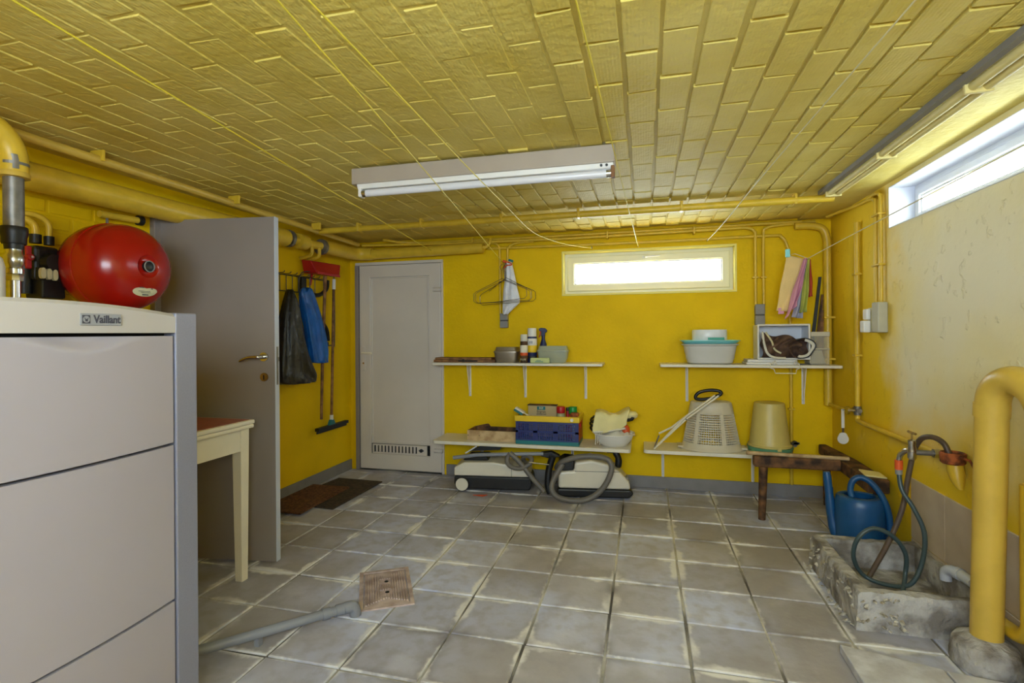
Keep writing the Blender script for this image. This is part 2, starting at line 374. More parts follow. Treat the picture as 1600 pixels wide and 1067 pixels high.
# walls
WB = dict(x0=-.69, x1=.72, z0=1.655, z1=2.02)      # back window opening
struct(MB().box(XL - .3, -2.735, YB, YB + .28, -.1, H + .2).box(-2.735, -1.822, YB, YB + .28, 2.012, H + .2).box(-1.822, WB['x0'], YB, YB + .28, -.1, H + .2)
       .box(WB['x0'], WB['x1'], YB, YB + .28, -.1, WB['z0']).box(WB['x0'], WB['x1'], YB, YB + .28, WB['z1'], H + .2).box(WB['x1'], XR + .3, YB, YB + .28, -.1, H + .2)
       .box(-2.735, -1.822, YB + .2, YB + .28, -.1, 2.012).build('wall_back', m_wall))
WR = dict(y0=2.1, y1=3.55, z0=1.925, z1=2.168); W3 = dict(x0=-1.10, x1=1.00, z0=1.30, z1=2.12)
wr = MB()
for a, b in ((YF - .3, WR['y0']), (WR['y1'], YB + .28)): wr.box(XR, XR + .28, a, b, -.1, H + .2)
for W in (WR,): wr.box(XR, XR + .28, W['y0'], W['y1'], -.1, W['z0']); wr.box(XR, XR + .28, W['y0'], W['y1'], W['z1'], H + .2)
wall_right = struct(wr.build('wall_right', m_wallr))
DY0, DY1 = 2.50, 3.26
wall_left = struct(MB().box(XL - .28, XL, YF - .3, DY0, -.1, H + .2).box(XL - .28, XL, DY1, YB + .28, -.1, H + .2).box(XL - .28, XL, DY0, DY1, 2.03, H + .2)
                   .box(XL - 1.0, XL - .28, DY0 - .3, DY0 - .2, -.1, H + .2).box(XL - 1.0, XL - .28, DY1 + .2, DY1 + .3, -.1, H + .2).box(XL - 1.1, XL - 1.0, DY0 - .3, DY1 + .3, -.1, H + .2).box(XL - 1.0, XL - .28, DY0 - .3, DY1 + .3, 2.12, H + .2)
                   .box(XL - 1.0, XL - .28, DY0 - .3, DY1 + .3, -.1, 0).build('wall_left', m_wall))
struct(MB().box(XL - .3, W3['x0'], YF - .3, YF, -.1, H + .2).box(W3['x1'], XR + .3, YF - .3, YF, -.1, H + .2).box(W3['x0'], W3['x1'], YF - .3, YF, -.1, W3['z0']).box(W3['x0'], W3['x1'], YF - .3, YF, W3['z1'], H + .2).build('wall_front', m_wall))
# painted bricks of the left wall, showing behind the boiler
bmesh_ = [slab_mesh('brick', .103, .0325, -.002, .006, .003, .003, m_wall, k) for k in range(4)]
for r_ in range(14):
    for c_ in range(8):
        y = 1.00 + c_ * .218 + (.109 if r_ % 2 else 0); z = 1.12 + r_ * .0755
        if y + .103 > DY0 - .10 or z > 2.15: continue
        r = random.Random(r_ * 17 + c_)
        piece('brick', bmesh_[r.randrange(4)], wall_left, (XL, y, z), (R(90), 0, R(90)))
# beige wall tiles low on the right wall
wt = slab_mesh('wall_tile', .1655, .163, -.002, .007, .002, .001, m_wtile, 3)
for k in range(4):
    for z in (.345, .015):
        piece('wall_tile', wt, wall_right, (XR, 3.138 - k * .333, z), (R(90), 0, R(-90)))
# skirting
struct(MB().box(-1.80, XR, YB - .018, YB, 0, .098).build('baseboard_back', m_skirt, bevel=.004))
struct(MB().box(XL, XL + .018, DY1 + .08, YB - .02, 0, .098).build('baseboard_left', m_skirt, bevel=.004))

# ceiling: plain strip + blocks
ceiling = struct(MB().box(XL - .3, XR + .3, YF - .3, YB + .3, H + .0105, H + .14).build('ceiling', m_ceil, org=(0, 0, H)))
struct(MB().box(1.185, XR, YF, YB, H - .004, H + .012).build('trim_1', m_ceil))
cmesh = [slab_mesh('ceiling_block', .0535, .1368, .016, 0, .0022, .005, m_block, k + 20) for k in range(6)]
cand = []
CX, CP, CL = .0545, .1165, .2815
for i in range(-25, 10):
    xc = CX + (i + .5) * CP
    if xc - .055 < XL or xc + .055 > 1.185: continue
    off = ((i * .5) % 1) * CL + random.Random(i).uniform(-.03, .03)
    for j in range(0, 15):
        yc = .86 + off + j * CL
        if yc + .135 > YB: continue
        cand.append((((xc - 0) ** 2 + yc ** 2 + .8), xc, yc))
cand.sort(); rest = MB()
for k, (d_, xc, yc) in enumerate(cand):
    r = random.Random(int(xc * 1000) * 31 + int(yc * 1000))
    flat = xc < -.25 and yc < 2.55 or xc < -1.3
    z = H + (.0076 if flat else 0) + r.uniform(-.002, .0016)
    rot = (r.uniform(-.006, .006), r.uniform(-.012, .012), r.choice((0, math.pi)) + r.uniform(-.012, .012)); sc = (r.uniform(.96, 1.03), r.uniform(.97, 1.01), 1)
    if k < 300: piece('ceiling_block', cmesh[r.randrange(6)], ceiling, (xc, yc, z), rot, sc)
    else:
        me = cmesh[r.randrange(6)]; mt = Matrix.Translation((xc, yc, z)) @ Euler(rot).to_matrix().to_4x4() @ Matrix.Diagonal((*sc, 1))
        rest.add([mt @ v.co for v in me.vertices], [list(p.vertices) for p in me.polygons])
ro = rest.build('ceiling_block_field', m_block, ceiling); ro['kind'] = 'stuff'

# ------------------------------------------------------------------ windows
def window(name, horiz, a0, a1, z0, z1, d0, sash, m_fr, m_rev, rev_depth):
    """horiz 'x' (in back wall, depth +y) or 'y' (in right wall, depth +x); d0 = depth of the frame face"""
    def bx(mb, a, b, c, d, e, f):   # along, depth, z
        return mb.box(a, b, c, d, e, f) if horiz == 'x' else mb.box(c, d, a, b, e, f)
    w0 = YB if horiz == 'x' else XR
    root = struct(MB().frame(horiz, a0, a1, z0, z1, d0, d0 + .07, .03).build(name, m_fr, bevel=.004))
    s0, s1, t0, t1 = a0 + .03, a1 - .03, z0 + .03, z1 - .03
    sh = MB().frame(horiz, s0, s1, t0, t1, d0 - .012, d0 + .05, sash).build('sash', m_fr, root, bevel=.006)
    q0, q1, u0, u1 = s0 + sash, s1 - sash, t0 + sash, t1 - sash
    MB().frame(horiz, q0, q1, u0, u1, d0 + .002, d0 + .03, .009).build('glazing_bead', m_white, sh, bevel=.002)
    bx(MB(), q0, q1, d0 + .02, d0 + .026, u0, u1).build('pane', m_glass, root)
    MB().frame(horiz, a0, a1, z0, z1, w0 - .004, d0, .004).build('reveal_lining', m_rev, root)
    return root
m_winy = mat('cream window frame', (238, 232, 196), .35, var=.03)
m_winw = mat('white window frame', (228, 230, 236), .3, var=.02)
m_revy = mat('pale yellow reveal paint', (244, 228, 120), .5, var=.05)
m_revw = mat('white reveal paint', (226, 228, 238), .5, var=.03)
w1 = window('window_1', 'x', WB['x0'], WB['x1'], WB['z0'], WB['z1'], YB + .075, .058, m_winy, m_revy, .075)
hb = MB().box(-.012, .028, YB + .045, YB + .065, 1.955, 1.972).tube([(.01, YB + .05, 1.964), (.02, YB + .03, 1.966), (.13, YB + .028, 1.968)], [.008, .008, .006], 8).build('handle', m_white, w1, smooth=True)
MB().frame('x', WB['x0'] - .014, WB['x1'] + .014, WB['z0'] - .014, WB['z1'] + .014, YB - .006, YB + .001, .017).build('edging', m_revy, w1, bevel=.003)
window('window_2', 'y', WR['y0'], WR['y1'], WR['z0'], WR['z1'], XR + .13, .04, m_winw, m_revw, .13)
w3 = struct(MB().frame('x', W3['x0'], W3['x1'], W3['z0'], W3['z1'], YF - .2, YF - .13, .05).build('added_window', m_winw, bevel=.004))  # added out of view to brighten the foreground
MB().box(W3['x0'] + .05, W3['x1'] - .05, YF - .17, YF - .164, W3['z0'] + .05, W3['z1'] - .05).build('pane', m_glass, w3)  # pane of the added window
MB().box(-.08, -.02, YF - .19, YF - .14, W3['z0'] + .05, W3['z1'] - .05).build('added_mullion', m_winw, w3, bevel=.004)

# ------------------------------------------------------------------ white door in the back wall
d1 = struct(MB().box(-1.845, -1.822, YB - .015, YB + .08, 0, 1.985).box(-2.735, -1.822, YB - .02, YB + .08, 1.985, 2.012).build('door_1', m_pvc, bevel=.003))
MB().box(-2.735, -2.70, YB - .03, YB + .08, 0, 1.984).build('grey_jamb', m_door, d1, bevel=.003)
x0, x1, z0, z1, bw = -2.696, -1.848, .012, 1.983, .118
lf = MB().frame('x', x0, x1, z0, z1, YB - .012, YB + .05, bw, .148)
leaf = lf.build('door_leaf', m_pvc, d1, bevel=.006)
MB().box(x0 + bw, x1 - bw, YB + .006, YB + .04, .270, z1 - bw).build('panel', m_pvc, leaf)
a, b, c, d = x0 + bw, x1 - bw, .258, z1 - bw
bd = MB().frame('x', a, b, c, d, YB - .004, YB + .01, .014)
bd.build('panel_bead', m_pvc, leaf, bevel=.004)
vg = MB().box(a, b, YB + .004, YB + .03, .160, .258).build('vent_backing', m_hole, leaf)
MB().frame('x', a + .012, b - .032, .162, .254, YB - .006, YB + .004, .014).build('vent_plate', m_pvc, leaf)
MB().box(b - .13, b - .046, YB - .0055, YB + .0035, .176, .240).build('vent_plate', m_pvc, leaf)
for k in range(13):
    MB().box(a + .045 + k * .036, a + .045 + k * .036 + .020, YB - .006, YB + .004, .176, .240).build('slat', m_pvc, leaf)
MB().cyl((b - .09, YB - .016, .208), (b - .09, YB - .004, .208), .017, n=16).box(b - .115, b - .065, YB - .012, YB - .005, .203, .213).build('vent_knob', m_dark, leaf)
hd = MB().box(-2.668, -2.632, YB - .022, YB - .012, .965, 1.20).build('handle_plate', m_pvc, leaf, bevel=.006)
MB().tube(smoothpath([(-2.65, YB - .02, 1.135), (-2.65, YB - .055, 1.135), (-2.63, YB - .062, 1.135), (-2.545, YB - .058, 1.133)], 4), .010, 8).build('lever', m_cream, leaf, smooth=True)
MB().cyl((-2.65, YB - .026, 1.035), (-2.65, YB - .018, 1.035), .009, n=12).build('lock', m_brass, leaf)
for z in (1.73, .22):
    MB().tube([(-1.915, YB - .022, z), (-1.83, YB - .022, z)], .02, 12).build('hinge', m_pvc, d1, smooth=True)

# ------------------------------------------------------------------ grey door standing open
da = math.atan2(2.575 - 2.47, -2.07 + 2.80)
d2 = struct(MB().box(XL - .02, XL + .035, DY0 - .085, DY0 - .01, 0, 2.025).box(XL - .02, XL + .035, DY1 + .0, DY1 + .07, 0, 2.025).box(XL - .02, XL + .035, DY0 - .085, DY1 + .07, 2.025, 2.09).build('door_2', m_door, bevel=.004, org=(XL, 2.47, 0)))
dl = math.hypot(.73, .105); mt = Matrix.Translation((XL + .01, 2.45, 0)) @ Matrix.Rotation(da, 4, 'Z')
leaf2 = MB().box(.02, dl - .002, 0, .038, .012, 2.0).xf(mt).build('door_leaf', m_door, d2, bevel=.002)
MB().box(dl - .003, dl, -.001, .039, .012, 2.0).xf(mt).build('edge_strip', m_edge, leaf2)
MB().box(dl - .001, dl + .002, .010, .028, 1.03, 1.25).box(dl - .001, dl + .009, .014, .024, 1.165, 1.19).xf(mt).build('latch_plate', m_steel, leaf2)
MB().cyl((dl - .068, -.010, 1.192), (dl - .068, .001, 1.192), .026, n=20).xf(mt).build('rosette', m_chrome, leaf2, smooth=True)
MB().tube(smoothpath([(dl - .068, -.005, 1.192), (dl - .068, -.05, 1.192), (dl - .09, -.056, 1.193), (dl - .14, -.054, 1.188), (dl - .19, -.05, 1.168)], 4), [.011] * 9 + [.010] * 4 + [.009] * 3 + [.005], 10).xf(mt).build('lever', m_chrome, leaf2, smooth=True)
e_ = MB().cyl((dl - .068, -.007, 1.075), (dl - .068, .001, 1.075), .024, n=20).xf(mt).build('escutcheon', m_brass, leaf2, smooth=True)
MB().box(dl - .071, dl - .065, -.009, -.006, 1.060, 1.086).xf(mt).build('keyhole', m_hole, leaf2)

# ================================================================== left: boiler and its pipework
BY0, BY1, BX = .79, 1.461, -1.50
byc, bhw = (BY0 + 1.375) / 2 + .04, .33
bo = thing('boiler', (-1.85, 1.125, 0), 'large white floor-standing boiler with silver corner post in the left foreground', 'boiler')
def bulge(y): return BX - .012 + .030 * (1 - ((y - 1.10) / .36) ** 2)
MB().box(-2.20, BX - .05, BY0, BY1 - .012, .03, 1.36).build('body', m_boiler, bo, bevel=.006)
MB().box(-2.18, BX - .06, BY0 + .01, BY1 - .02, 0, .03).build('plinth', m_black, bo)
def front(z0, z1, scoop=False, y0=BY0 + .002, y1=1.372, nu=44, nv=40):
    mb = MB(); N = nv + 1
    def P(u, v, back):
        y = y0 + (y1 - y0) * u; z = z0 + (z1 - z0) * v; x = bulge(y)
        if scoop and not back:
            t = (y - 1.09) / .20
            if abs(t) < 1:
                zc = z1 - .040 * math.cos(t * math.pi / 2) ** 2 * 1.0
                if z > zc: x -= min(.016, (z - zc) * .55)
        return (x - (.03 if back else 0), y, z)
    mb.grid(lambda u, v: P(u, v, False), nu, nv)
    mb.grid(lambda u, v: P(u, v, True), nu, 1)
    k = (nu + 1) * N
    for i in range(nu):
        mb.f.append([i * N, (i + 1) * N, k + (i + 1) * 2, k + i * 2]); mb.f.append([i * N + nv, (i + 1) * N + nv, k + (i + 1) * 2 + 1, k + i * 2 + 1])
    for i, kk in ((0, k), (nu * N, k + nu * 2)):
        mb.f.append([i + j for j in range(nv + 1)] + [kk + 1, kk])
    return mb
front(.969, 1.318, True).build('upper_panel', m_boiler, bo, smooth=True, ang=60)
front(.457, .960, nv=4).build('middle_panel', m_boiler, bo, smooth=True, ang=60)
front(.04, .448, nv=4).build('lower_panel', m_boiler, bo, smooth=True, ang=60)
# arched top cover
cv = MB(); rings = []
for i in range(31):
    y = BY0 + (1.380 - BY0) * i / 30; zt = 1.390 + .026 * (1 - ((y - .95) / .43) ** 2); x = bulge(y) + .004
    rings.append([(-2.2, y, 1.328), (x, y, 1.328), (x, y, zt - .010), (x - .010, y, zt), (-2.2, y, zt)])
cv.loft(rings).build('top_cover', m_bcover, bo, smooth=True)
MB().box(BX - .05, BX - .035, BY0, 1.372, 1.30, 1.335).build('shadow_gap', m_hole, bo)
MB().box(-1.56, BX + .006, 1.379, BY1, 0.0, 1.394).build('corner_post', m_silver, bo, bevel=.004)
bd_y = 1.125; tx = bulge(bd_y) + .005
ang_b = math.atan2(.030 * 2 * (bd_y - 1.10) / .36 ** 2, 1)
BM = Matrix.Translation((tx, bd_y, 1.3655)) @ Matrix.Rotation(-ang_b * -1, 4, 'Z') @ Matrix(((0, 0, 1, 0), (1, 0, 0, 0), (0, 1, 0, 0), (0, 0, 0, 1)))
badge = MB().box(-.057, .057, -.0165, .0165, -.004, .0022).xf(BM).build('badge', m_badge, bo, bevel=.0012)
MB().text('Vaillant', BM @ Matrix.Translation((.015, 0, .0026)) @ Matrix.Diagonal((.98, 1.16, 1, 1)), .0262, offset=.0006).build('lettering', m_ink, badge)
em = MB()     # square emblem: dark square, pale disc, long-eared head
em.box(-.0535, -.0325, -.0115, .0115, .0022, .0030)
em.xf(BM).build('emblem_square', m_ink, badge)
MB().cyl((-.043, 0, .003), (-.043, 0, .0034), .0092, n=24).xf(BM).build('emblem_disc', m_badge, badge)
MB().prism([(-.049, .0055), (-.0445, .0005), (-.043, .001), (-.0415, .0005), (-.037, .0055), (-.0395, -.001), (-.040, -.006), (-.046, -.006), (-.0465, -.001)], 'z', .0034, .0038).xf(BM).build('emblem_head', m_ink, badge)

# pipe that rises behind the boiler, with its yellow elbow
vp = thing('riser_pipe', (-2.35, 1.46, 1.30), 'grey riser pipe with yellow painted elbow and black collar behind the boiler', 'pipe')
c = (-2.35, 1.46)
MB().cyl((*c, 1.74), (*c, 1.95), .0315, n=22).build('pipe', m_steel, vp, smooth=True)
MB().lathe([(.036, 1.675), (.038, 1.68), (.038, 1.70), (.042, 1.715), (.042, 1.738), (.039, 1.742), (.030, 1.742)], (*c, 0), 24).lathe([(.029, 1.655), (.031, 1.676), (.02, 1.677)], (*c, 0), 20).build('collar', m_black, vp, smooth=True)
MB().lathe([(.021, 1.56), (.029, 1.562), (.029, 1.580), (.024, 1.583), (.025, 1.590), (.031, 1.60), (.031, 1.63), (.025, 1.64), (.025, 1.655)], (*c, 0), 20).lathe([(.027, 1.535), (.028, 1.55), (.024, 1.561), (.015, 1.562)], (*c, 0), 8).build('union_fitting', m_chrome, vp, smooth=True)
MB().cyl((*c, 1.28), (*c, 1.54), .0195, n=18).build('lower_pipe', m_chrome, vp, smooth=True)
el = [(-2.35, 1.46, 1.935), (-2.35, 1.46, 1.99), (-2.35, 1.45, 2.04), (-2.35, 1.42, 2.085), (-2.35, 1.37, 2.115), (-2.35, 1.29, 2.13), (-2.35, 1.0, 2.13)]
MB().tube(smoothpath(el, 4), .046, 20).build('elbow', m_pipe, vp, smooth=True)
MB().lathe([(.040, 1.930), (.050, 1.932), (.050, 1.945), (.047, 1.952)], (*c, 0), 22).build('socket_rim', m_ppale, vp, smooth=True)
g = MB()   # bare grey patches on the elbow
for (a0, a1, z0, z1) in ((-70, 45, 1.976, 1.987), (-35, -12, 1.958, 2.012)):
    g.grid(lambda u, v, a0=a0, a1=a1, z0=z0, z1=z1: (c[0] + .0475 * math.cos(R(a0 + (a1 - a0) * u)), c[1] + .0475 * math.sin(R(a0 + (a1 - a0) * u)) - max(0, (z0 + (z1 - z0) * v) - 1.99) * .25, z0 + (z1 - z0) * v), 10, 3)
g.build('bare_patch', m_steel, vp, solid=.001)
ja = tag(MB().lathe([(.055, 1.42), (.062, 1.425), (.062, 1.57), (.055, 1.60), (.032, 1.625), (.030, 1.76), (.024, 1.765), (.024, 1.69)], (-2.26, 1.305, 0), 24).build('air_bottle', m_white, smooth=True), 'white rounded plastic bottle at the left frame edge on the boiler', 'bottle')
# pump group
pu = thing('pump_group', (-2.66, 1.76, 1.45), 'black circulation pump with red valve levers beside the red vessel', 'pump')
MB().obox((-2.66, 1.745, 1.645), (.12, .105, .16)).build('pump_body', m_black, pu, bevel=.018, seg=3)
MB().cyl((-2.60, 1.75, 1.65), (-2.56, 1.75, 1.65), .042, .038, 20).cyl((-2.66, 1.80, 1.64), (-2.66, 1.835, 1.64), .03, n=14).build('motor', m_black, pu, smooth=True)
MB().obox((-2.63, 1.755, 1.535), (.10, .10, .09)).build('pump_foot', m_black, pu, bevel=.008)
MB().cyl((-2.66, 1.695, 1.68), (-2.66, 1.695, 1.51), .028, n=14).cyl((-2.66, 1.735, 1.74), (-2.66, 1.735, 1.78), .022, n=12).cyl((-2.66, 1.79, 1.74), (-2.66, 1.79, 1.78), .02, n=12).build('pipe_stub', m_black, pu, smooth=True)
MB().obox((-2.60, 1.668, 1.665), (.012, .022, .10)).cyl((-2.61, 1.668, 1.665), (-2.58, 1.668, 1.665), .014, n=12).build('valve_lever', m_redp, pu, bevel=.004)
MB().cyl((-2.58, 1.668, 1.665), (-2.575, 1.668, 1.665), .006, n=8).build('screw', m_chrome, pu)
MB().obox((-2.57, 1.826, 1.625), (.012, .024, .012)).build('valve_lever', m_redp, pu)
for k in range(3):
    MB().prism([(1.700 + k * .024 + .0105 * math.cos(a * math.pi / 8), 1.598 - k * .002 + .0185 * math.sin(a * math.pi / 8) + (.006 if math.sin(a * math.pi / 8) > 0 else -.006)) for a in range(16)], 'x', -2.575, -2.558).build('dial', m_lab, pu)
MB().box(-2.60, -2.574, 1.695, 1.785, 1.57, 1.625).build('dial_plate', m_black, pu)
MB().tube(smoothpath([(-2.66, 1.735, 1.775), (-2.66, 1.73, 1.82), (-2.67, 1.70, 1.845), (-2.70, 1.66, 1.85)], 4), .014, 10).tube(smoothpath([(-2.66, 1.79, 1.775), (-2.66, 1.785, 1.84), (-2.67, 1.74, 1.87), (-2.70, 1.67, 1.87)], 4), .012, 10).build('feed_pipe', m_pipe, pu, smooth=True)
# red expansion vessel
ev = thing('expansion_vessel', (-2.5, 1.945, 1.45), 'round glossy red expansion vessel fixed to the left wall above the table', 'vessel')
vc = (0, 1.962, 1.648)
prof = [(.02, -2.655), (.10, -2.645), (.155, -2.62), (.185, -2.585), (.197, -2.545), (.199, -2.51), (.199, -2.455), (.195, -2.41), (.183, -2.37), (.160, -2.335), (.125, -2.307), (.085, -2.291), (.054, -2.285), (.048, -2.291), (.034, -2.293), (.0, -2.293)]
prof = [(r * 1.055 if r > .06 else r, x) for r, x in prof]
MB().lathe([(r, x) for r, x in prof], vc, 48, (1, 0, 0)).build('shell', m_red, ev, smooth=True)
MB().lathe([(.208, -2.495), (.2135, -2.493), (.2135, -2.477), (.208, -2.475)], vc, 48, (1, 0, 0)).build('seam', m_red, ev, smooth=True)
MB().lathe([(.026, -2.295), (.026, -2.281), (.022, -2.278), (.0, -2.278)], vc, 24, (1, 0, 0)).build('valve_cap', m_black, ev, smooth=True)
MB().lathe([(.024, -2.280), (.0275, -2.2785), (.0275, -2.276), (.024, -2.275), (.023, -2.280)], vc, 28, (1, 0, 0)).build('cap_ring', m_grey, ev, smooth=True)
lb = []
for k in range(40):
    a = 2 * math.pi * k / 40; yy = .062 * math.cos(a); zz = .026 * math.sin(a)
    if zz > 0: zz += .012 * (abs(yy) / .062) - .014
    lb.append((yy, zz - .116))
def vx(y, z):
    r = math.hypot(y, z)
    for (r1, x1), (r0, x0_) in zip(prof[6:], prof[7:]):
        if r0 <= r <= r1: return x0_ + (x1 - x0_) * (r - r0) / (r1 - r0 + 1e-9)
    return -2.3
lbm = MB(); lbm.v = []; n_ = len(lb)
ringsL = [[(vx(y * q, -.116 + (z + .116) * q) + .0022, vc[1] + y * q, vc[2] - .116 + (z + .116) * q) for y, z in lb] for q in (1, .66, .33, .02)]
label_ = lbm.loft(ringsL, False, True).build('label', m_lab, ev)
tl = MB()
for (y, z, l, h) in ((-.028, -.101, .022, .004), (.026, -.105, .008, .004), (0, -.134, .03, .004), (-.01, -.118, .06, .0015), (.0, -.124, .05, .0015)):
    tl.box(vx(y, z) + .0035, vx(y, z) + .0055, vc[1] + y - l / 2, vc[1] + y + l / 2, vc[2] + z - h / 2, vc[2] + z + h / 2)
tl.build('label_print', m_dark, label_)
MB().tube([(-2.80, 1.945, 1.66), (-2.65, 1.945, 1.66)], .03, 10).build('bracket', m_steel, ev)
# small bracket and pipe stub above the vessel
st = thing('pipe_stub', (-2.72, 2.2, 1.97), 'short yellow pipe stub with black collar beside the grey door frame', 'pipe')
MB().tube([(-2.74, 2.08, 1.955), (-2.74, 2.30, 1.965)], .018, 12).build('stub', m_pipe, st, smooth=True)
MB().tube([(-2.74, 2.29, 1.9645), (-2.74, 2.315, 1.966)], .028, 14).build('collar', m_black, st, smooth=True)
MB().tube([(-2.80, 2.12, 1.957), (-2.74, 2.12, 1.957), (-2.74, 2.12, 1.90)], .007, 8).build('hanger', m_steel, st)
# big insulated pipe along the left wall into the corner, then along the back wall
bp_ = thing('insulated_pipe', (-2.65, 3.0, 1.98), 'thick yellow painted pipe along the top of the left wall', 'pipe')
MB().tube(smoothpath([(-2.66, 1.2, 2.035), (-2.66, 1.75, 2.038), (-2.66, 2.6, 2.045), (-2.66, 3.42, 2.06)], 3), .064, 22).build('pipe', m_pipe, bp_, smooth=True)
MB().tube([(-2.66, 3.40, 2.06), (-2.66, 3.86, 2.068)], .034, 16).build('bare_pipe', m_pipe, bp_, smooth=True)
for y in (3.44, 3.86): MB().tube([(-2.66, y, 2.062), (-2.66, y + .03, 2.062)], .066, 20).build('clamp', m_steel, bp_, smooth=True)
MB().tube([(-2.66, 3.56, 2.062), (-2.66, 3.66, 2.064)], .060, 18).build('cap', m_pipe, bp_, smooth=True)
for y in (3.72, 3.82): MB().tube(smoothpath([(-2.66, y, 2.065), (-2.64, y, 2.02), (-2.66, y + .005, 1.97), (-2.76, y + .005, 1.95)], 4), .014, 8).build('branch', m_pipe, bp_, smooth=True)
MB().tube(smoothpath([(-2.66, 3.89, 2.07), (-2.66, 4.2, 2.075), (-2.655, 4.36, 2.078), (-2.60, 4.43, 2.08), (-2.50, 4.45, 2.08)], 4), .060, 20).build('elbow', m_pipe, bp_, smooth=True)
MB().tube([(-2.52, 4.455, 2.075), (-1.40, 4.455, 2.088)], .048, 18).build('back_run', m_pipe, bp_, smooth=True)
MB().tube(smoothpath([(-1.42, 4.46, 2.088), (-1.37, 4.46, 2.095), (-1.34, 4.47, 2.14), (-1.34, 4.48, 2.17)], 4), .016, 10).build('end_pipe', m_pipe, bp_, smooth=True)
tp = thing('ceiling_edge_pipe', (-2.5, 3, 2.13), 'slim yellow pipe under the ceiling beside the thick insulated pipe', 'pipe')
MB().tube([(-2.50, 1.1, 2.158), (-2.52, 2.4, 2.158), (-2.60, 4.36, 2.158)], .021, 12).build('pipe', m_ppale, tp, smooth=True)
for y in (1.9, 2.75, 3.6): MB().box(-2.56, -2.48, y, y + .014, 2.150, 2.204).build('clip', m_pipe, tp, bevel=.003)
# table
tb = thing('side_table', (-2.42, 1.97, 0), 'cream painted table with red top standing in front of the grey door', 'table')
MB().box(-2.76, -2.055, 1.55, 2.385, .838, .861).build('top_leaf', m_cream, tb, bevel=.007, seg=3)
MB().box(-2.75, -2.058, 1.56, 2.383, .816, .837).build('lower_leaf', m_cream, tb, bevel=.007, seg=3)
MB().box(-2.745, -2.075, 1.565, 2.365, .8605, .8625).build('red_inlay', m_redtop, tb)
ap = MB().frame('x', -2.72, -2.085, .700, .815, 1.6, 1.62, .001)
apr = MB().box(-2.70, -2.10, 2.335, 2.355, .700, .815).box(-2.70, -2.10, 1.585, 1.605, .700, .815).box(-2.72, -2.70, 1.60, 2.34, .700, .815).box(-2.105, -2.085, 1.60, 2.34, .700, .815)
apr.build('apron', m_cream, tb)
for x in (-2.14, -2.735):
    for y in (1.575, 2.31): MB().loft([[(x + .008, y + .008, 0), (x + .052, y + .008, 0), (x + .052, y + .052, 0), (x + .008, y + .052, 0)], [(x, y, .815), (x + .06, y, .815), (x + .06, y + .06, .815), (x, y + .06, .815)]]).build('leg', m_cream, tb, bevel=.003)
# grey pipe on the floor
fp = thing('condensate_pipe', (-1.6, 1.85, 0), 'grey plastic waste pipe lying across the floor towards the drain cover', 'pipe')
A = Vector((-1.95, 1.475, .055)); B = Vector((-1.365, 2.125, .048)); dv = (B - A).normalized()
MB().tube([A, B], .021, 16).build('pipe', m_pvcg, fp, smooth=True)
for t in (.90, .97): MB().tube([A + (B - A) * t, A + (B - A) * t + dv * .035], .0255, 16).build('coupling', m_pvcg, fp, smooth=True)
MB().tube(smoothpath([B + dv * .01, B + dv * .04, B + dv * .058 + Vector((0, 0, -.012)), B + dv * .062 + Vector((0, 0, -.045))], 4), .0265, 16).build('elbow', m_pvcg, fp, smooth=True)
for t in (.12, .6): MB().box(*[k for q in zip((A + (B - A) * t)[:2], (A + (B - A) * t)[:2]) for k in (q[0] - .012, q[1] + .012)], 0, .036).build('support', m_pvcg, fp)
# drain cover
dc = lthing('drain_cover', (-1.31, 2.44, 0), R(30), 'rust-brown ribbed metal drain cover set in the floor', 'drain cover')
HX, HY = .131, .206
def sq(d, z): return [(-HX + d, -HY + d, z), (HX - d, -HY + d, z), (HX - d, HY - d, z), (-HX + d, HY - d, z)]
MB().loft([sq(0, 0), sq(0, .007), sq(.020, .007), sq(.021, .001)], False, False).build('rim', m_iron, dc)
MB().loft([sq(.024, 0), sq(.024, .004), sq(.027, .0050)], True, True).build('lid', m_iron, dc)
for k in range(17):
    x = -.098 + k * .01225; e = max(0, .040 - (HX - .027 - abs(x))) ; yy = .172 - (.055 * (1 - abs(x) / .105))
    spans = [(-yy, yy)]
    if abs(x) < .030: spans = [(-yy, -.088), (-.030, .030), (.088, yy)]
    for a, b in spans:
        if b - a > .01: MB().box(x - .0033, x + .0033, a, b, .0048, .0105).build('rib', m_iron, dc)
for y in (-.058, .058):
    MB().box(-.030, .030, y - .024, y + .024, .0048, .0072).build('grip_plate', m_iron, dc, bevel=.002)
    MB().cyl((.006, y, .0070), (.006, y, .0080), .011, n=14).build('grip_hole', m_hole, dc)
# doormats
tag(MB().prism([(-2.79, 3.262), (-2.425, 3.255), (-2.435, 3.915), (-2.79, 3.915)], 'z', .0122, .026).build('coir_doormat', m_mat, bevel=.004), 'thick brown coir doormat beside the grey door, on the darker mat', 'doormat')
tag(MB().prism([(-2.78, 3.455), (-2.275, 3.435), (-2.262, 4.17), (-2.71, 4.185)], 'z', .001, .012).build('rubber_doormat', m_mat2, bevel=.003), 'thin dark rubber mat lying under the brown doormat', 'doormat')

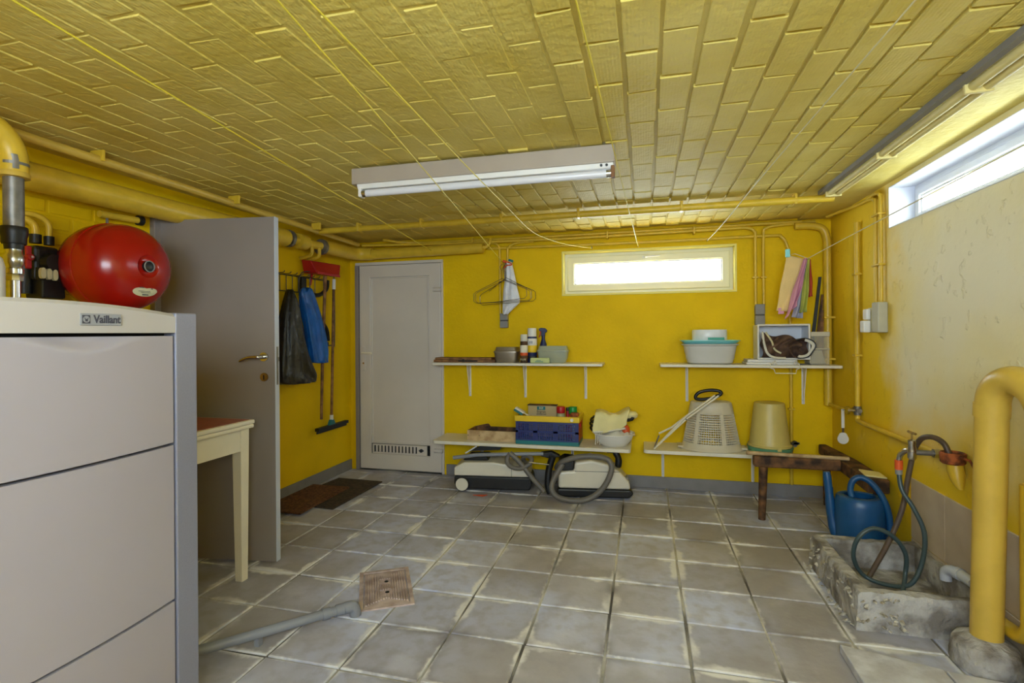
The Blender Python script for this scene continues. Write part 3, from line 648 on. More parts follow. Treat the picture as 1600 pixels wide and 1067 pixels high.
# ================================================================== left wall: racks, bags and brooms
rk = thing('wire_rack', (XL, 3.75, 1.66), 'grey wire tool rack on the yellow left wall', 'rack')
for z in (1.80, 1.67): MB().tube([(XL + .012, 3.42, z), (XL + .012, 4.12, z)], .004, 6).build('rail', m_wire, rk)
for k in range(8):
    y = 3.44 + k * .075
    MB().tube([(XL + .012, y, 1.80), (XL + .012, y, 1.67)], .003, 6).build('upright', m_wire, rk)
    MB().tube(smoothpath([(XL + .012, y, 1.80), (XL + .10, y, 1.80), (XL + .115, y, 1.815)], 3), .0035, 6).build('hook', m_wire, rk, smooth=True)
MB().tube(smoothpath([(XL + .05, 3.70, 1.64), (XL + .08, 3.70, 1.83), (XL + .08, 4.10, 1.84), (XL + .08, 4.15, 1.80), (XL + .08, 4.15, 1.26), (XL + .07, 4.12, 1.22), (XL + .05, 3.90, 1.22)], 5), .005, 8).build('loop_frame', m_wire, rk, smooth=True)
for y in (3.83, 4.02): MB().tube([(XL + .06, y, 1.83), (XL + .06, y, 1.22)], .0035, 6).build('upright', m_wire, rk)
MB().box(XL + .02, XL + .05, 3.74, 3.80, 1.64, 1.80).build('hook_plate', m_black, rk, bevel=.005)
MB().tube(smoothpath([(XL + .05, 3.80, 1.66), (XL + .06, 3.95, 1.66), (XL + .06, 4.06, 1.72), (XL + .06, 4.08, 1.80)], 4), .018, 8).build('clip_band', m_black, rk, smooth=True)
MB().tube(smoothpath([(XL + .06, 3.90, 1.46), (XL + .06, 3.98, 1.43), (XL + .06, 4.06, 1.36), (XL + .06, 4.08, 1.26)], 4), .018, 8).build('clip_band', m_black, rk, smooth=True)
MB().box(XL + .04, XL + .09, 3.88, 4.05, 1.22, 1.25).build('tray_bar', m_black, rk, bevel=.004)
def bag(name, m, cy, profile, depth, label, cx):
    """profile: (z, y0, y1); hanging sack with soft folds"""
    n = 64; P = smoothpath(profile, 5); rings = []
    for k, (z, a, b) in enumerate(P):
        r = []; q_ = k / (len(P) - 1)
        for j in range(n):
            t = 2 * math.pi * j / n
            d = depth * q_ ** .6 * .5 + .015
            cr = math.sin(7 * t + 2.2 * q_) * .16 + math.sin(13 * t - 5 * q_) * .08 + math.sin(4 * t + 17 * q_) * .05 + math.sin(19 * t + 9 * q_) * .04
            f = 1 + cr * (.5 + .9 * math.sin(math.pi * min(1, q_ + .12)))
            r.append((cx + d * math.sin(t) * f, (a + b) / 2 + (b - a) / 2 * math.cos(t) * (1 + .25 * cr), z + .012 * math.sin(5 * t) * (1 - q_)))
        rings.append(r)
    return tag(MB().loft(rings).build(name, m, smooth=True, ang=75), label, 'bag')
bag('bin_bag', m_bin, 3.5, [(1.66, 3.46, 3.52), (1.56, 3.42, 3.56), (1.40, 3.38, 3.60), (1.20, 3.36, 3.66), (1.05, 3.34, 3.73), (.98, 3.34, 3.765), (.945, 3.36, 3.755), (.935, 3.42, 3.70)], .20, 'black bin bag hanging on the left wall beside the grey door', XL + .125)
bag('blue_bag', m_blue, 3.75, [(1.69, 3.64, 3.72), (1.66, 3.60, 3.75), (1.56, 3.61, 3.80), (1.40, 3.66, 3.87), (1.25, 3.69, 3.90), (1.13, 3.715, 3.905), (1.09, 3.73, 3.90), (1.08, 3.76, 3.88)], .13, 'blue plastic bag hanging from the wire rack', XL + .14)
dp = thing('dustpan', (XL + .10, 3.97, 1.82), 'red dustpan hooked over the top of the wire rack', 'dustpan')
MB().loft([[(XL + .02, 3.80, 1.835), (XL + .15, 3.80, 1.835), (XL + .15, 4.13, 1.845), (XL + .02, 4.13, 1.845)], [(XL + .02, 3.77, 1.945), (XL + .11, 3.77, 1.935), (XL + .11, 4.21, 1.95), (XL + .02, 4.21, 1.96)]]).build('pan', m_redp, dp, bevel=.006)
MB().box(XL + .148, XL + .156, 3.80, 4.13, 1.828, 1.846).build('lip', m_redp, dp)
MB().tube([(XL + .03, 3.90, 1.84), (XL + .025, 3.88, 1.74)], .010, 8).build('handle', m_redp, dp, smooth=True)
tag(MB().tube([(XL + .13, 3.945, 1.822), (XL + .115, 3.92, 1.2), (XL + .10, 3.915, .587)], [.0135, .0135, .012], 12).build('broom_stick', m_wood, smooth=True), 'bare reddish-brown wooden stick hanging on the left wall', 'stick')
sqg = thing('floor_squeegee', (XL + .09, 4.09, .48), 'floor squeegee with wooden handle hanging on the left wall', 'squeegee')
MB().tube([(XL + .11, 4.10, 1.76), (XL + .09, 4.08, .58)], .012, 12).build('handle', m_wood, sqg, smooth=True)
MB().tube([(XL + .112, 4.101, 1.81), (XL + .11, 4.10, 1.72)], .015, 12).build('handle_cap', m_white, sqg, smooth=True)
MB().tube([(XL + .09, 4.08, .60), (XL + .09, 4.08, .555)], .016, 12).build('ferrule', m_white, sqg, smooth=True)
MB().loft([[(XL + .075, 4.06, .56), (XL + .105, 4.06, .56), (XL + .105, 4.10, .56), (XL + .075, 4.10, .56)], [(XL + .075, 4.035, .512), (XL + .105, 4.035, .512), (XL + .105, 4.125, .512), (XL + .075, 4.125, .512)]]).build('socket', m_tealp, sqg, bevel=.004)
MB().box(XL + .07, XL + .11, 3.865, 4.325, .488, .515).box(XL + .084, XL + .090, 3.865, 4.325, .465, .49).build('blade', m_black, sqg, bevel=.004)

# ================================================================== ceiling and wall pipework, lamp, washing lines
lp = thing('fluorescent_lamp', (-.82, 2.50, 2.05), 'long bare fluorescent tube lamp on the yellow ceiling', 'lamp')
MB().box(-1.500, -.128, 2.452, 2.545, 2.112, 2.197).build('housing', m_lamp, lp, bevel=.006)
MB().prism([(2.456, 2.112), (2.540, 2.112), (2.532, 2.088), (2.464, 2.088)], 'x', -1.47, -.135).build('tray', m_white, lp, bevel=.003)
MB().cyl((-1.435, 2.478, 2.066), (-.155, 2.478, 2.066), .0185, n=20).build('tube', m_tube, lp, smooth=True)
for x, s_ in ((-1.455, 1), (-.138, -1)):
    MB().box(x - .009, x + .009, 2.458, 2.500, 2.046, 2.100).build('lamp_holder', m_white if s_ > 0 else m_wood, lp, bevel=.004)
    MB().cyl((x + s_ * .008, 2.478, 2.066), (x + s_ * .030, 2.478, 2.066), .0195, n=20).build('tube_cap', m_chrome, lp, smooth=True)
MB().cyl((-.19, 2.456, 2.10), (-.19, 2.450, 2.10), .006, n=10).cyl((-.165, 2.456, 2.10), (-.165, 2.450, 2.10), .006, n=10).build('screw', m_dark, lp)

cp = thing('ceiling_pipe', (-.7, 3.70, 2.14), 'yellow pipe running across the ceiling in front of the back wall', 'pipe')
MB().tube([(-2.60, 3.715, 2.160), (1.17, 3.695, 2.160)], .024, 14).build('pipe', m_pipe, cp, smooth=True)
for x in (-2.2, -1.66, -1.02, -.45, .25, .95): MB().box(x - .009, x + .009, 3.675, 3.735, 2.134, 2.203).build('clip', m_pipe, cp, bevel=.003)
m_cond = mat('cream conduit paint', (232, 214, 142), .6, var=.08, spec=.25)
cg = thing('ceiling_conduits', (1.13, 2, 2.15), 'pair of cream conduits running along the ceiling above the right window', 'conduit')
for x, z in ((1.116, 2.168), (1.160, 2.166)): MB().tube([(x, 3.62, z), (x + .004, .2, z)], .0165, 12).build('conduit', m_cond, cg, smooth=True)
MB().box(1.070, 1.098, .2, 3.66, 2.176, 2.200).build('batten', m_skirt, cg)
for y in (3.58, 2.86, 2.15, 1.4): MB().box(1.092, 1.180, y, y + .016, 2.145, 2.20).build('clip', m_cond, cg, bevel=.003)
bc = thing('back_wall_conduits', (0, 4.5, 2.1), 'thin yellow conduits along the top of the back wall down to the grey sockets', 'conduit')
MB().tube(smoothpath([(-2.30, 4.28, 2.178), (-2.22, 4.40, 2.172), (-2.05, 4.47, 2.168), (-1.8, 4.49, 2.165), (-.5, 4.50, 2.165), (1.2, 4.50, 2.175)], 4), .012, 10).build('conduit', m_pipe, bc, smooth=True)
MB().tube([(-2.58, 4.40, 2.155), (-1.8, 4.47, 2.145), (-.6, 4.505, 2.138), (.70, 4.505, 2.150)], .013, 10).build('conduit', m_pipe, bc, smooth=True)
MB().tube(smoothpath([(.66, 4.51, 2.150), (.80, 4.51, 2.150), (.860, 4.515, 2.12), (.868, 4.52, 2.04), (.868, 4.52, 1.52)], 5), .0125, 10).build('conduit', m_pipe, bc, smooth=True)
MB().tube(smoothpath([(1.30, 4.515, 2.172), (1.06, 4.515, 2.160), (.95, 4.515, 2.14), (.928, 4.52, 2.06), (.928, 4.52, 1.52)], 5), .0125, 10).build('conduit', m_pipe, bc, smooth=True)
MB().tube(smoothpath([(-1.38, 4.525, 2.088), (.0, 4.525, 2.078), (.95, 4.525, 2.080), (1.06, 4.525, 2.065), (1.10, 4.525, 2.0), (1.112, 4.525, 1.92)], 5), .0125, 10).build('conduit', m_pipe, bc, smooth=True)
MB().tube(smoothpath([(-1.42, 4.51, 2.13), (-1.32, 4.515, 2.135), (-1.272, 4.52, 2.10), (-1.265, 4.525, 2.02), (-1.265, 4.53, 1.49)], 5), .011, 10).build('conduit', m_pipe, bc, smooth=True)
MB().tube(smoothpath([(-.95, 4.515, 2.13), (-1.10, 4.515, 2.125), (-1.18, 4.52, 2.09), (-1.192, 4.525, 2.0), (-1.195, 4.53, 1.49)], 5), .011, 10).build('conduit', m_pipe, bc, smooth=True)
MB().tube([(1.125, 4.53, 1.04), (1.123, 4.53, .10)], .013, 10).build('conduit', m_pipe, bc, smooth=True)
MB().tube([(1.112, 4.53, 1.94), (1.125, 4.53, 1.06)], .013, 10).build('conduit', m_pipe, bc, smooth=True)
for x, y, z in ((-1.5, 4.47, 2.15), (-.3, 4.505, 2.15), (.4, 4.505, 2.15)): MB().box(x - .007, x + .007, y - .03, YB, z - .03, z + .03).build('clip', m_pipe, bc, bevel=.003)
for x, z in ((.868, 1.75), (.928, 1.75), (1.125, .70)): MB().box(x - .022, x + .022, 4.505, YB, z - .007, z + .007).build('clip', m_pipe, bc, bevel=.003)
def socket(x, z0, z1, label):
    o = thing('wall_socket', (x, YB - .03, z0), label, 'socket')
    zm = (z0 + z1) / 2
    MB().box(x - .036, x + .036, YB - .048, YB, z0, zm - .003).build('lower_box', m_grey, o, bevel=.005)
    MB().box(x - .036, x + .036, YB - .048, YB, zm + .003, z1).build('upper_box', m_grey, o, bevel=.005)
    MB().box(x - .034, x + .034, YB - .040, YB, zm - .003, zm + .003).build('seam', m_dark, o)
socket(-1.228, 1.365, 1.495, 'grey double socket on the back wall below the wire hangers')
socket(.898, 1.36, 1.535, 'tall grey socket on the back wall right of the window')
# corner and right wall pipes
co = thing('corner_pipe', (1.37, 4.49, .4), 'thick yellow vertical pipe in the back right corner', 'pipe')
MB().tube(smoothpath([(1.15, 4.50, 2.140), (1.26, 4.50, 2.138), (1.345, 4.50, 2.11), (1.375, 4.50, 2.03), (1.378, 4.50, 1.9)], 5) + [Vector((1.378, 4.50, .74))], .028, 14).build('pipe', m_pipe, co, smooth=True)
for z in (1.42, 1.10): MB().box(1.345, XR, 4.46, 4.53, z - .008, z + .008).build('clip', m_pipe, co, bevel=.003)
wp = thing('water_pipe', (1.4, 3.6, .68), 'yellow water pipe dropping along the right wall to the tap', 'pipe')
MB().tube([(1.397, 3.975, 2.05), (1.397, 3.985, .80)], .0165, 12).build('drop_pipe', m_pipe, wp, smooth=True)
MB().tube(smoothpath([(1.397, 3.985, .76), (1.397, 3.985, .715), (1.397, 3.95, .705), (1.397, 3.80, .705), (1.397, 2.93, .712)], 4), .016, 12).build('wall_run', m_pipe, wp, smooth=True)
MB().tube([(1.380, 4.47, .752), (1.39, 4.30, .748), (1.395, 4.03, .770)], .013, 10).build('branch_pipe', m_pipe, wp, smooth=True)
MB().cyl((1.397, 3.985, .745), (1.397, 3.985, .805), .022, n=14).cyl((1.40, 4.05, .775), (1.40, 3.96, .775), .017, n=12).build('valve_body', m_steel, wp, smooth=True)
MB().cyl((1.39, 3.985, .775), (1.34, 3.985, .775), .012, n=10).cyl((1.345, 3.985, .775), (1.33, 3.985, .775), .028, n=14).build('valve_wheel', m_chrome, wp, smooth=True)
for z in (1.70, 1.15): MB().box(1.375, XR, 3.955, 4.01, z - .007, z + .007).build('clip', m_pipe, wp, bevel=.003)
ec = thing('right_wall_conduits', (1.4, 3.66, 1.5), 'pair of yellow conduits on the right wall above the white switch', 'conduit')
MB().tube(smoothpath([(1.33, 4.34, 2.17), (1.37, 4.22, 2.175), (1.395, 3.95, 2.160), (1.40, 3.78, 2.155), (1.40, 3.71, 2.135), (1.40, 3.692, 2.07), (1.40, 3.692, 1.48)], 5), .011, 10).build('conduit', m_pipe, ec, smooth=True)
MB().tube(smoothpath([(1.40, 3.80, 2.166), (1.40, 3.70, 2.170), (1.40, 3.635, 2.150), (1.40, 3.618, 2.08), (1.40, 3.618, 1.48)], 5), .011, 10).build('conduit', m_pipe, ec, smooth=True)
for z in (2.03, 1.72): MB().box(1.38, XR, 3.60, 3.71, z - .006, z + .006).build('clip', m_pipe, ec, bevel=.003)
m_swb = mat('beige switch plastic', (190, 184, 160), .45)
sw = thing('wall_switch', (1.39, 3.66, 1.30), 'white and grey switch box on the right wall under the conduits', 'switch')
MB().box(1.365, XR, 3.575, 3.665, 1.305, 1.49).build('grey_box', m_swb, sw, bevel=.006)
MB().box(1.368, XR, 3.669, 3.735, 1.305, 1.46).build('base_box', m_lab, sw, bevel=.006)
MB().box(1.340, 1.366, 3.675, 3.735, 1.385, 1.452).build('rocker', m_white, sw, bevel=.008)
MB().box(1.325, 1.366, 3.675, 3.738, 1.305, 1.380).build('socket_cover', m_white, sw, bevel=.008)
# washing lines (from hooks in the ceiling to the back wall)
def line(pts, r, m, label, sag=True):
    t = thing('washing_line', pts[-1], label, 'washing line')
    MB().tube(smoothpath(pts, 6), r, 6).build('cord', m, t, smooth=True)
    a = Vector(pts[0])
    MB().tube([(a.x, a.y, 2.21), (a.x, a.y, a.z + .01), (a.x + .008, a.y, a.z - .006), (a.x + .014, a.y, a.z + .004)], .003, 6).build('hook', m_steel, t)
    b = Vector(pts[-1])
    MB().tube([(b.x, YB, b.z), (b.x, b.y - .008, b.z), (b.x, b.y - .008, b.z + .014)], .003, 6).build('wall_hook', m_steel, t)
line([(-1.46, .55, 2.158), (-1.504, .935, 2.15), (-1.70, 2.73, 2.11), (-1.894, 4.52, 2.074)], .0030, m_cord, 'leftmost yellow washing line under the ceiling, ending above the white door')
line([(-.79, .55, 2.115), (-.826, 1.055, 2.10), (-1.02, 2.78, 2.022), (-1.224, 4.50, 1.945)], .0026, m_cord, 'yellow washing line crossing the lamp and carrying the wire hangers')
line([(-.69, .55, 2.046), (-.703, 1.2, 2.040), (-.730, 2.02, 2.035), (-.748, 2.75, 2.033), (-.766, 3.55, 2.035), (-.70, 3.9, 2.030), (-.59, 4.2, 2.032), (-.435, 4.52, 2.047)], .0026, m_cord, 'slack yellow washing line ending left of the back window')
line([(-.19, .75, 2.17), (-.16, 1.296, 2.15), (-.103, 2.91, 2.093), (-.047, 4.52, 2.045)], .0026, m_cord, 'washing line passing the right end of the lamp to the window')
line([(.70, .9, 2.165), (.667, 1.517, 2.15), (.60, 2.8, 2.12), (.545, 3.9, 2.08), (.506, 4.52, 2.065)], .0026, m_cordw, 'white washing line ending above the right half of the back window')
t6 = thing('washing_line', (1.11, 4.48, 1.90), 'cream washing line running past the right window and holding the cloths', 'washing line')
MB().tube([(1.345, 1.75, 2.01), (1.345, 2.30, 1.989), (1.20, 3.6, 1.885), (1.158, 4.19, 1.845), (1.09, 4.25, 1.89), (1.11, 4.51, 1.92)], .0028, 6).build('cord', m_cordw, t6)
MB().tube([(1.42, 1.75, 2.01), (1.34, 1.75, 2.01), (1.34, 1.75, 2.03)], .003, 6).build('wall_hook', m_steel, t6)
# wire hangers
def hanger(dx, dy, rz, dz, label):
    o = lthing('wire_hanger', (-1.20 + dx, 4.40 + dy, 1.50), rz, label, 'hanger', None)
    z = dz
    MB().tube(smoothpath([(0, 0, .29 + z), (-.003, 0, .36 + z), (-.02, 0, .395 + z), (.0, 0, .42 + z), (.022, 0, .40 + z)], 4), .0022, 6).build('hook', m_wire, o, smooth=True)
    MB().tube([(0, 0, .295 + z), (-.245, 0, .185 + z), (-.268, 0, .165 + z), (-.265, 0, .10 + z), (-.24, 0, .085 + z), (.24, 0, .10 + z), (.265, 0, .12 + z), (.262, 0, .18 + z), (.245, 0, .195 + z), (0, 0, .295 + z)], .0022, 6).build('body', m_wire, o)
hanger(0, -.03, R(-2), .0, 'front wire hanger on the washing line below the orange clip')
hanger(.012, 0, R(-18), -.012, 'wire hanger just behind the front one on the washing line')
hanger(.02, .02, R(-34), .012, 'wire hanger turned askew in the middle of the bunch')
hanger(.01, .045, R(12), .0, 'rear wire hanger of the bunch, beside the white plastic bag')
# white bag on the hangers
pl = [(1.95, -1.195, -1.135), (1.88, -1.20, -1.12), (1.79, -1.20, -1.10), (1.70, -1.215, -1.082), (1.62, -1.22, -1.062), (1.585, -1.22, -1.065), (1.55, -1.222, -1.105), (1.50, -1.222, -1.16), (1.485, -1.218, -1.175)]
rings = []
for k, (z, a, b) in enumerate(pl):
    rings.append([((a + b) / 2 + (b - a) / 2 * math.cos(2 * math.pi * j / 24), 4.455 + .022 * math.sin(2 * math.pi * j / 24) * (1 + .5 * math.sin(6 * math.pi * j / 12 + k)), z + .004 * math.sin(j)) for j in range(24)])
wb = tag(MB().loft(rings).build('plastic_bag', m_bagw, smooth=True, ang=80), 'white plastic bag hanging among the wire hangers on the back wall', 'bag')
MB().tube(smoothpath([(-1.20, 4.43, 1.895), (-1.17, 4.425, 1.915), (-1.13, 4.43, 1.92), (-1.15, 4.43, 1.94), (-1.20, 4.43, 1.945)], 4), .006, 6).build('tie', m_orange, wb, smooth=True)
MB().obox((-1.19, 4.44, 1.95), (.05, .02, .022), (0, R(25), 0)).build('clip', m_orange, wb, bevel=.004)
MB().obox((-1.14, 4.44, 1.958), (.045, .02, .02), (0, R(20), 0)).build('clip', m_tealp, wb, bevel=.004)
# cloths on the line
def cloth(name, m, top, bot, y, label, fold=.012, nf=3, group=None, y1=None):
    """hanging cloth between a top edge and a bottom edge (pairs of (x, z))"""
    def P(u, v):
        a = Vector(top[0]).lerp(Vector(top[1]), u); b = Vector(bot[0]).lerp(Vector(bot[1]), u); q = a.lerp(b, v)
        return (q[0] + fold * .5 * math.sin(v * 9 + u * 3) * v, y + (0 if y1 is None else (y1 - y) * u) + fold * math.sin(u * math.pi * nf + v * 2) * (.35 + v), q[1])
    return tag(MB().grid(P, 16, 18).build(name, m, smooth=True, solid=.004, ang=80), label, 'cloth', group)
cl1 = cloth('hanging_cloth', m_crm, ((1.03, 1.885), (1.15, 1.845)), ((.955, 1.47), (1.06, 1.46)), 4.235, 'peach cloth pegged to the line beside the right shelf', .008, 2)
MB().box(.968, 1.005, 4.228, 4.234, 1.445, 1.49).build('pink_corner', m_pink, cl1)
cloth('hanging_cloth', m_pink, ((1.135, 1.848), (1.158, 1.848)), ((1.005, 1.405), (1.085, 1.50)), 4.205, 'pink striped cloth hanging beside the peach cloth', .016, 3)
cloth('hanging_cloth', m_gcl, ((1.150, 1.848), (1.165, 1.846)), ((1.055, 1.42), (1.13, 1.41)), 4.225, 'grey lavender cloth hanging behind the pink striped cloth', .012, 3)
cloth('hanging_cloth', m_gncl, ((1.160, 1.846), (1.172, 1.844)), ((1.10, 1.45), (1.15, 1.455)), 4.20, 'yellow-green cloth hanging beside the grey lavender cloth', .010, 3)
cloth('hanging_cloth', m_rcl, ((1.168, 1.842), (1.180, 1.840)), ((1.165, 1.565), (1.198, 1.57)), 4.21, 'short rust-red cloth at the right end of the hanging cloths', .008, 2)
peg = tag(MB().box(1.02, 1.050, 4.225, 4.247, 1.865, 1.925).build('clothes_peg', m_tur, bevel=.004), 'pale green clothes peg holding the peach cloth', 'peg')

# ================================================================== shelves
def shelf(x0, x1, y0, z1, th, brackets, label, drop=.30, rc=.03, notch=False):
    o = thing('wall_shelf', ((x0 + x1) / 2, (y0 + YB) / 2, z1 - th), label, 'shelf')
    poly = [(x0, YB)] + [(x0 + rc - rc * math.cos(R(a)), y0 + rc - rc * math.sin(R(a))) for a in (0, 30, 60, 90)] + [(x1 - rc + rc * math.sin(R(a)), y0 + rc - rc * math.cos(R(a))) for a in (0, 30, 60, 90)] + ([(x1, 4.462), (1.338, 4.462), (1.338, YB)] if notch else [(x1, YB)])
    MB().prism(poly, 'z', z1 - th, z1).build('board', m_shelf, o, bevel=.004)
    zb = z1 - th
    for x in brackets:
        br = MB().box(x - .011, x + .011, YB - .004, YB - .0005, zb - drop, zb).box(x - .011, x + .011, y0 + .10, YB - .004, zb - .004, zb - .0005).build('bracket', m_white, o, bevel=.001)
        MB().prism([(YB - .004, zb - drop + .005), (YB - .014, zb - drop + .005), (YB - .085, zb - .022), (YB - .10, zb - .004), (YB - .004, zb - .004)], 'x', x - .003, x + .003).build('web', m_white, br)
        MB().cyl((x, YB - .009, zb - drop + .03), (x, YB - .003, zb - drop + .03), .005, n=8).cyl((x, YB - .009, zb - .04), (x, YB - .003, zb - .04), .005, n=8).build('screw', m_steel, br)
    return o
shelf(-1.835, -.335, 4.29, 1.06, .022, (-1.565, -1.04, -.50), 'white upper shelf left of the window with tins and spray cans', rc=.012)
shelf(-1.80, -.112, 4.195, .388, .028, (-1.45, -.62), 'cream lower shelf above the two vacuum cleaners', .27)
shelf(.120, 1.414, 4.29, 1.06, .022, (.34, 1.215), 'white upper shelf at the right with basin and white box', rc=.012, notch=True)
shelf(-.012, .93, 4.22, .388, .028, (.143, .842), 'cream lower shelf at the right with basket and bucket', .27)

# ------------------------------------------------------------------ on the upper left shelf
Z1 = 1.0605
fb = thing('flat_wooden_box', (-1.54, 4.40, Z1), 'flat wooden board box at the left end of the upper left shelf', 'box')
MB().box(-1.835, -1.265, 4.33, 4.50, Z1, Z1 + .024).build('base_board', m_wood, fb, bevel=.003)
MB().box(-1.825, -1.30, 4.34, 4.49, Z1 + .0245, Z1 + .042).build('top_board', m_wood, fb, bevel=.003)
MB().box(-1.60, -1.42, 4.326, 4.3295, Z1 + .008, Z1 + .020).box(-1.56, -1.54, 4.322, 4.326, Z1 + .004, Z1 + .03).build('black_clasp', m_black, fb)
def tin(x0, x1, y0, y1, z0, z1, m, name, label, lidm, flare=.02):
    o = thing(name, ((x0 + x1) / 2, (y0 + y1) / 2, z0), label, 'tin' if 'tin' in name else 'dish')
    def rr(d, z, r=.025):
        pts = []
        for cx, cy, a0 in ((x1 - r + d, y1 - r + d, 0), (x0 + r - d, y1 - r + d, 90), (x0 + r - d, y0 + r - d, 180), (x1 - r + d, y0 + r - d, 270)):
            for a in (0, 30, 60, 90): pts.append((cx + r * math.cos(R(a0 + a)), cy + r * math.sin(R(a0 + a)), z))
        return pts
    h = z1 - z0
    MB().loft([rr(-flare, z0), rr(-flare * .3, z0 + h * .25), rr(0, z0 + h * .66)]).build('body', m, o, smooth=True)
    MB().loft([rr(.006, z0 + h * .665), rr(.006, z0 + h * .74), rr(-.004, z0 + h * .78), rr(-.012, z1)]).build('lid', lidm, o, smooth=True)
    return o
tin(-1.272, -1.068, 4.33, 4.50, Z1, 1.195, m_alu, 'cake_tin', 'dull metal lidded tin on the upper left shelf', m_alu, .012)
dish = tin(-.893, -.63, 4.35, 4.456, Z1 + .001, 1.205, m_dish, 'glass_dish', 'greenish glass oven dish with lid at the right of the spray cans', m_dish, .026)
def can(x, y, r, h, name, label, m, capm, bands, txt=None):
    o = thing(name, (x, y, Z1), label, 'spray can')
    MB().lathe([(r * .9, Z1), (r, Z1 + .006), (r, Z1 + h * .72), (r * .93, Z1 + h * .755), (.003, Z1 + h * .757)], (x, y, 0), 24).build('can', m, o, smooth=True)
    MB().lathe([(r * .90, Z1 + h * .758), (r * .93, Z1 + h * .77), (r * .90, Z1 + h * .985), (r * .82, Z1 + h), (.003, Z1 + h)], (x, y, 0), 24).build('cap', capm, o, smooth=True)
    for a, b, mm in bands:
        MB().lathe([(r + .0004, Z1 + h * a), (r + .0012, Z1 + h * a + .001), (r + .0012, Z1 + h * b - .001), (r + .0004, Z1 + h * b)], (x, y, 0), 24).build('printed_band', mm, o, smooth=True)
    if txt:
        for s_, z, sz, mm in txt:
            MB().text(s_, Matrix.Translation((x, y - r - .0022, Z1 + z)) @ Matrix.Rotation(R(90), 4, 'X'), sz).build('lettering', mm, o)
can(-1.005, 4.345, .032, .245, 'spray_can', 'brown spray can with pale pink cap on the upper left shelf', m_dwood, m_linen, ((.36, .62, m_linen), (.26, .36, m_orange)), (('PLUIE', .03, .022, m_lab),))
can(-.945, 4.40, .042, .298, 'spray_can', 'taller white and orange spray can beside the brown one', m_navy, m_white, ((.50, .70, m_white), (.30, .50, m_yplast), (.12, .2, m_dark)), (('IIII', .175, .03, m_navy),))
sb = thing('trigger_bottle', (-.865, 4.50, Z1), 'navy trigger spray bottle behind the tall spray can', 'bottle')
MB().lathe([(.036, Z1), (.038, Z1 + .01), (.038, Z1 + .11), (.028, Z1 + .16), (.015, Z1 + .20), (.014, Z1 + .23), (.003, Z1 + .232)], (-.865, 4.50, 0), 20).build('bottle', m_navy, sb, smooth=True)
MB().prism([(-.90, 1.335), (-.905, 1.352), (-.885, 1.362), (-.845, 1.358), (-.830, 1.340), (-.833, 1.325), (-.850, 1.318), (-.85, 1.288), (-.882, 1.288), (-.88, 1.33)], 'y', 4.488, 4.512).build('trigger_head', m_navy, sb, bevel=.003)
MB().prism([(-.895, 1.335), (-.885, 1.335), (-.888, 1.30), (-.90, 1.275), (-.906, 1.28), (-.895, 1.305)], 'y', 4.494, 4.506).build('trigger', m_redp, sb)
MB().lathe([(.0384, Z1 + .03), (.0392, Z1 + .031), (.0392, Z1 + .09), (.0384, Z1 + .091)], (-.865, 4.50, 0), 20).build('label', m_orange, sb, smooth=True)
pk = thing('paper_pack', (-.86, 4.325, Z1), 'small pale green wrapped pack in front of the glass dish', 'pack')
MB().box(-.945, -.778, 4.305, 4.345, Z1, Z1 + .045).build('wrapper', m_gpack, pk, bevel=.012, seg=3)
MB().box(-.90, -.83, 4.3035, 4.3052, Z1 + .010, Z1 + .016).box(-.89, -.85, 4.3035, 4.3052, Z1 + .022, Z1 + .026).build('print', m_tealp, pk)

# ------------------------------------------------------------------ on the lower left shelf
Z2 = .3885
wc = thing('wooden_tray', (-1.27, 4.38, Z2), 'shallow rough wooden tray on the lower left shelf', 'tray')
MB().box(-1.50, -1.066, 4.27, 4.285, Z2, Z2 + .088).build('front_board', m_pwood, wc, bevel=.002)
MB().box(-1.50, -1.066, 4.475, 4.49, Z2, Z2 + .088).build('back_board', m_dwood, wc, bevel=.002)
for x in (-1.50, -1.080): MB().box(x, x + .014, 4.286, 4.474, Z2, Z2 + .088).build('end_board', m_wood, wc, bevel=.002)
MB().box(-1.485, -1.081, 4.286, 4.474, Z2, Z2 + .01).build('bottom_board', m_dwood, wc)
MB().prism([(-1.49, Z2 + .088), (-1.35, Z2 + .088), (-1.37, Z2 + .112), (-1.385, Z2 + .112)], 'y', 4.475, 4.488).build('raised_end', m_dwood, wc)
for x in (-1.49, -1.39): MB().cyl((x, 4.2695, Z2 + .045), (x, 4.268, Z2 + .045), .004, n=8).build('nail', m_dark, wc)
# folding crate
fc = thing('folding_crate', (-.79, 4.36, Z2), 'blue, yellow and red folding plastic crate on the lower left shelf', 'crate')
cx0, cx1, cy0, cy1, cz1 = -1.055, -.523, 4.222, 4.50, .632
MB().box(cx0, cx1, cy0, cy1, Z2, Z2 + .032).build('base', m_tealp, fc, bevel=.003)
rim = MB()
def rq(a, b, c, d, z): return [(a, c, z), (b, c, z), (b, d, z), (a, d, z)]
rim.loft([rq(cx0, cx1, cy0, cy1, .578), rq(cx0 - .006, cx1 + .006, cy0 - .006, cy1 + .006, .582), rq(cx0 - .006, cx1 + .006, cy0 - .006, cy1 + .006, .626), rq(cx0 + .014, cx1 - .014, cy0 + .014, cy1 - .014, .626), rq(cx0 + .014, cx1 - .014, cy0 + .014, cy1 - .014, .578)], False, False).build('rim', m_yplast, fc, bevel=.003)
MB().cyl((-.578, cy0 - .006, .603), (-.578, cy0 - .012, .603), .014, n=16).build('rim_button', m_white, fc)
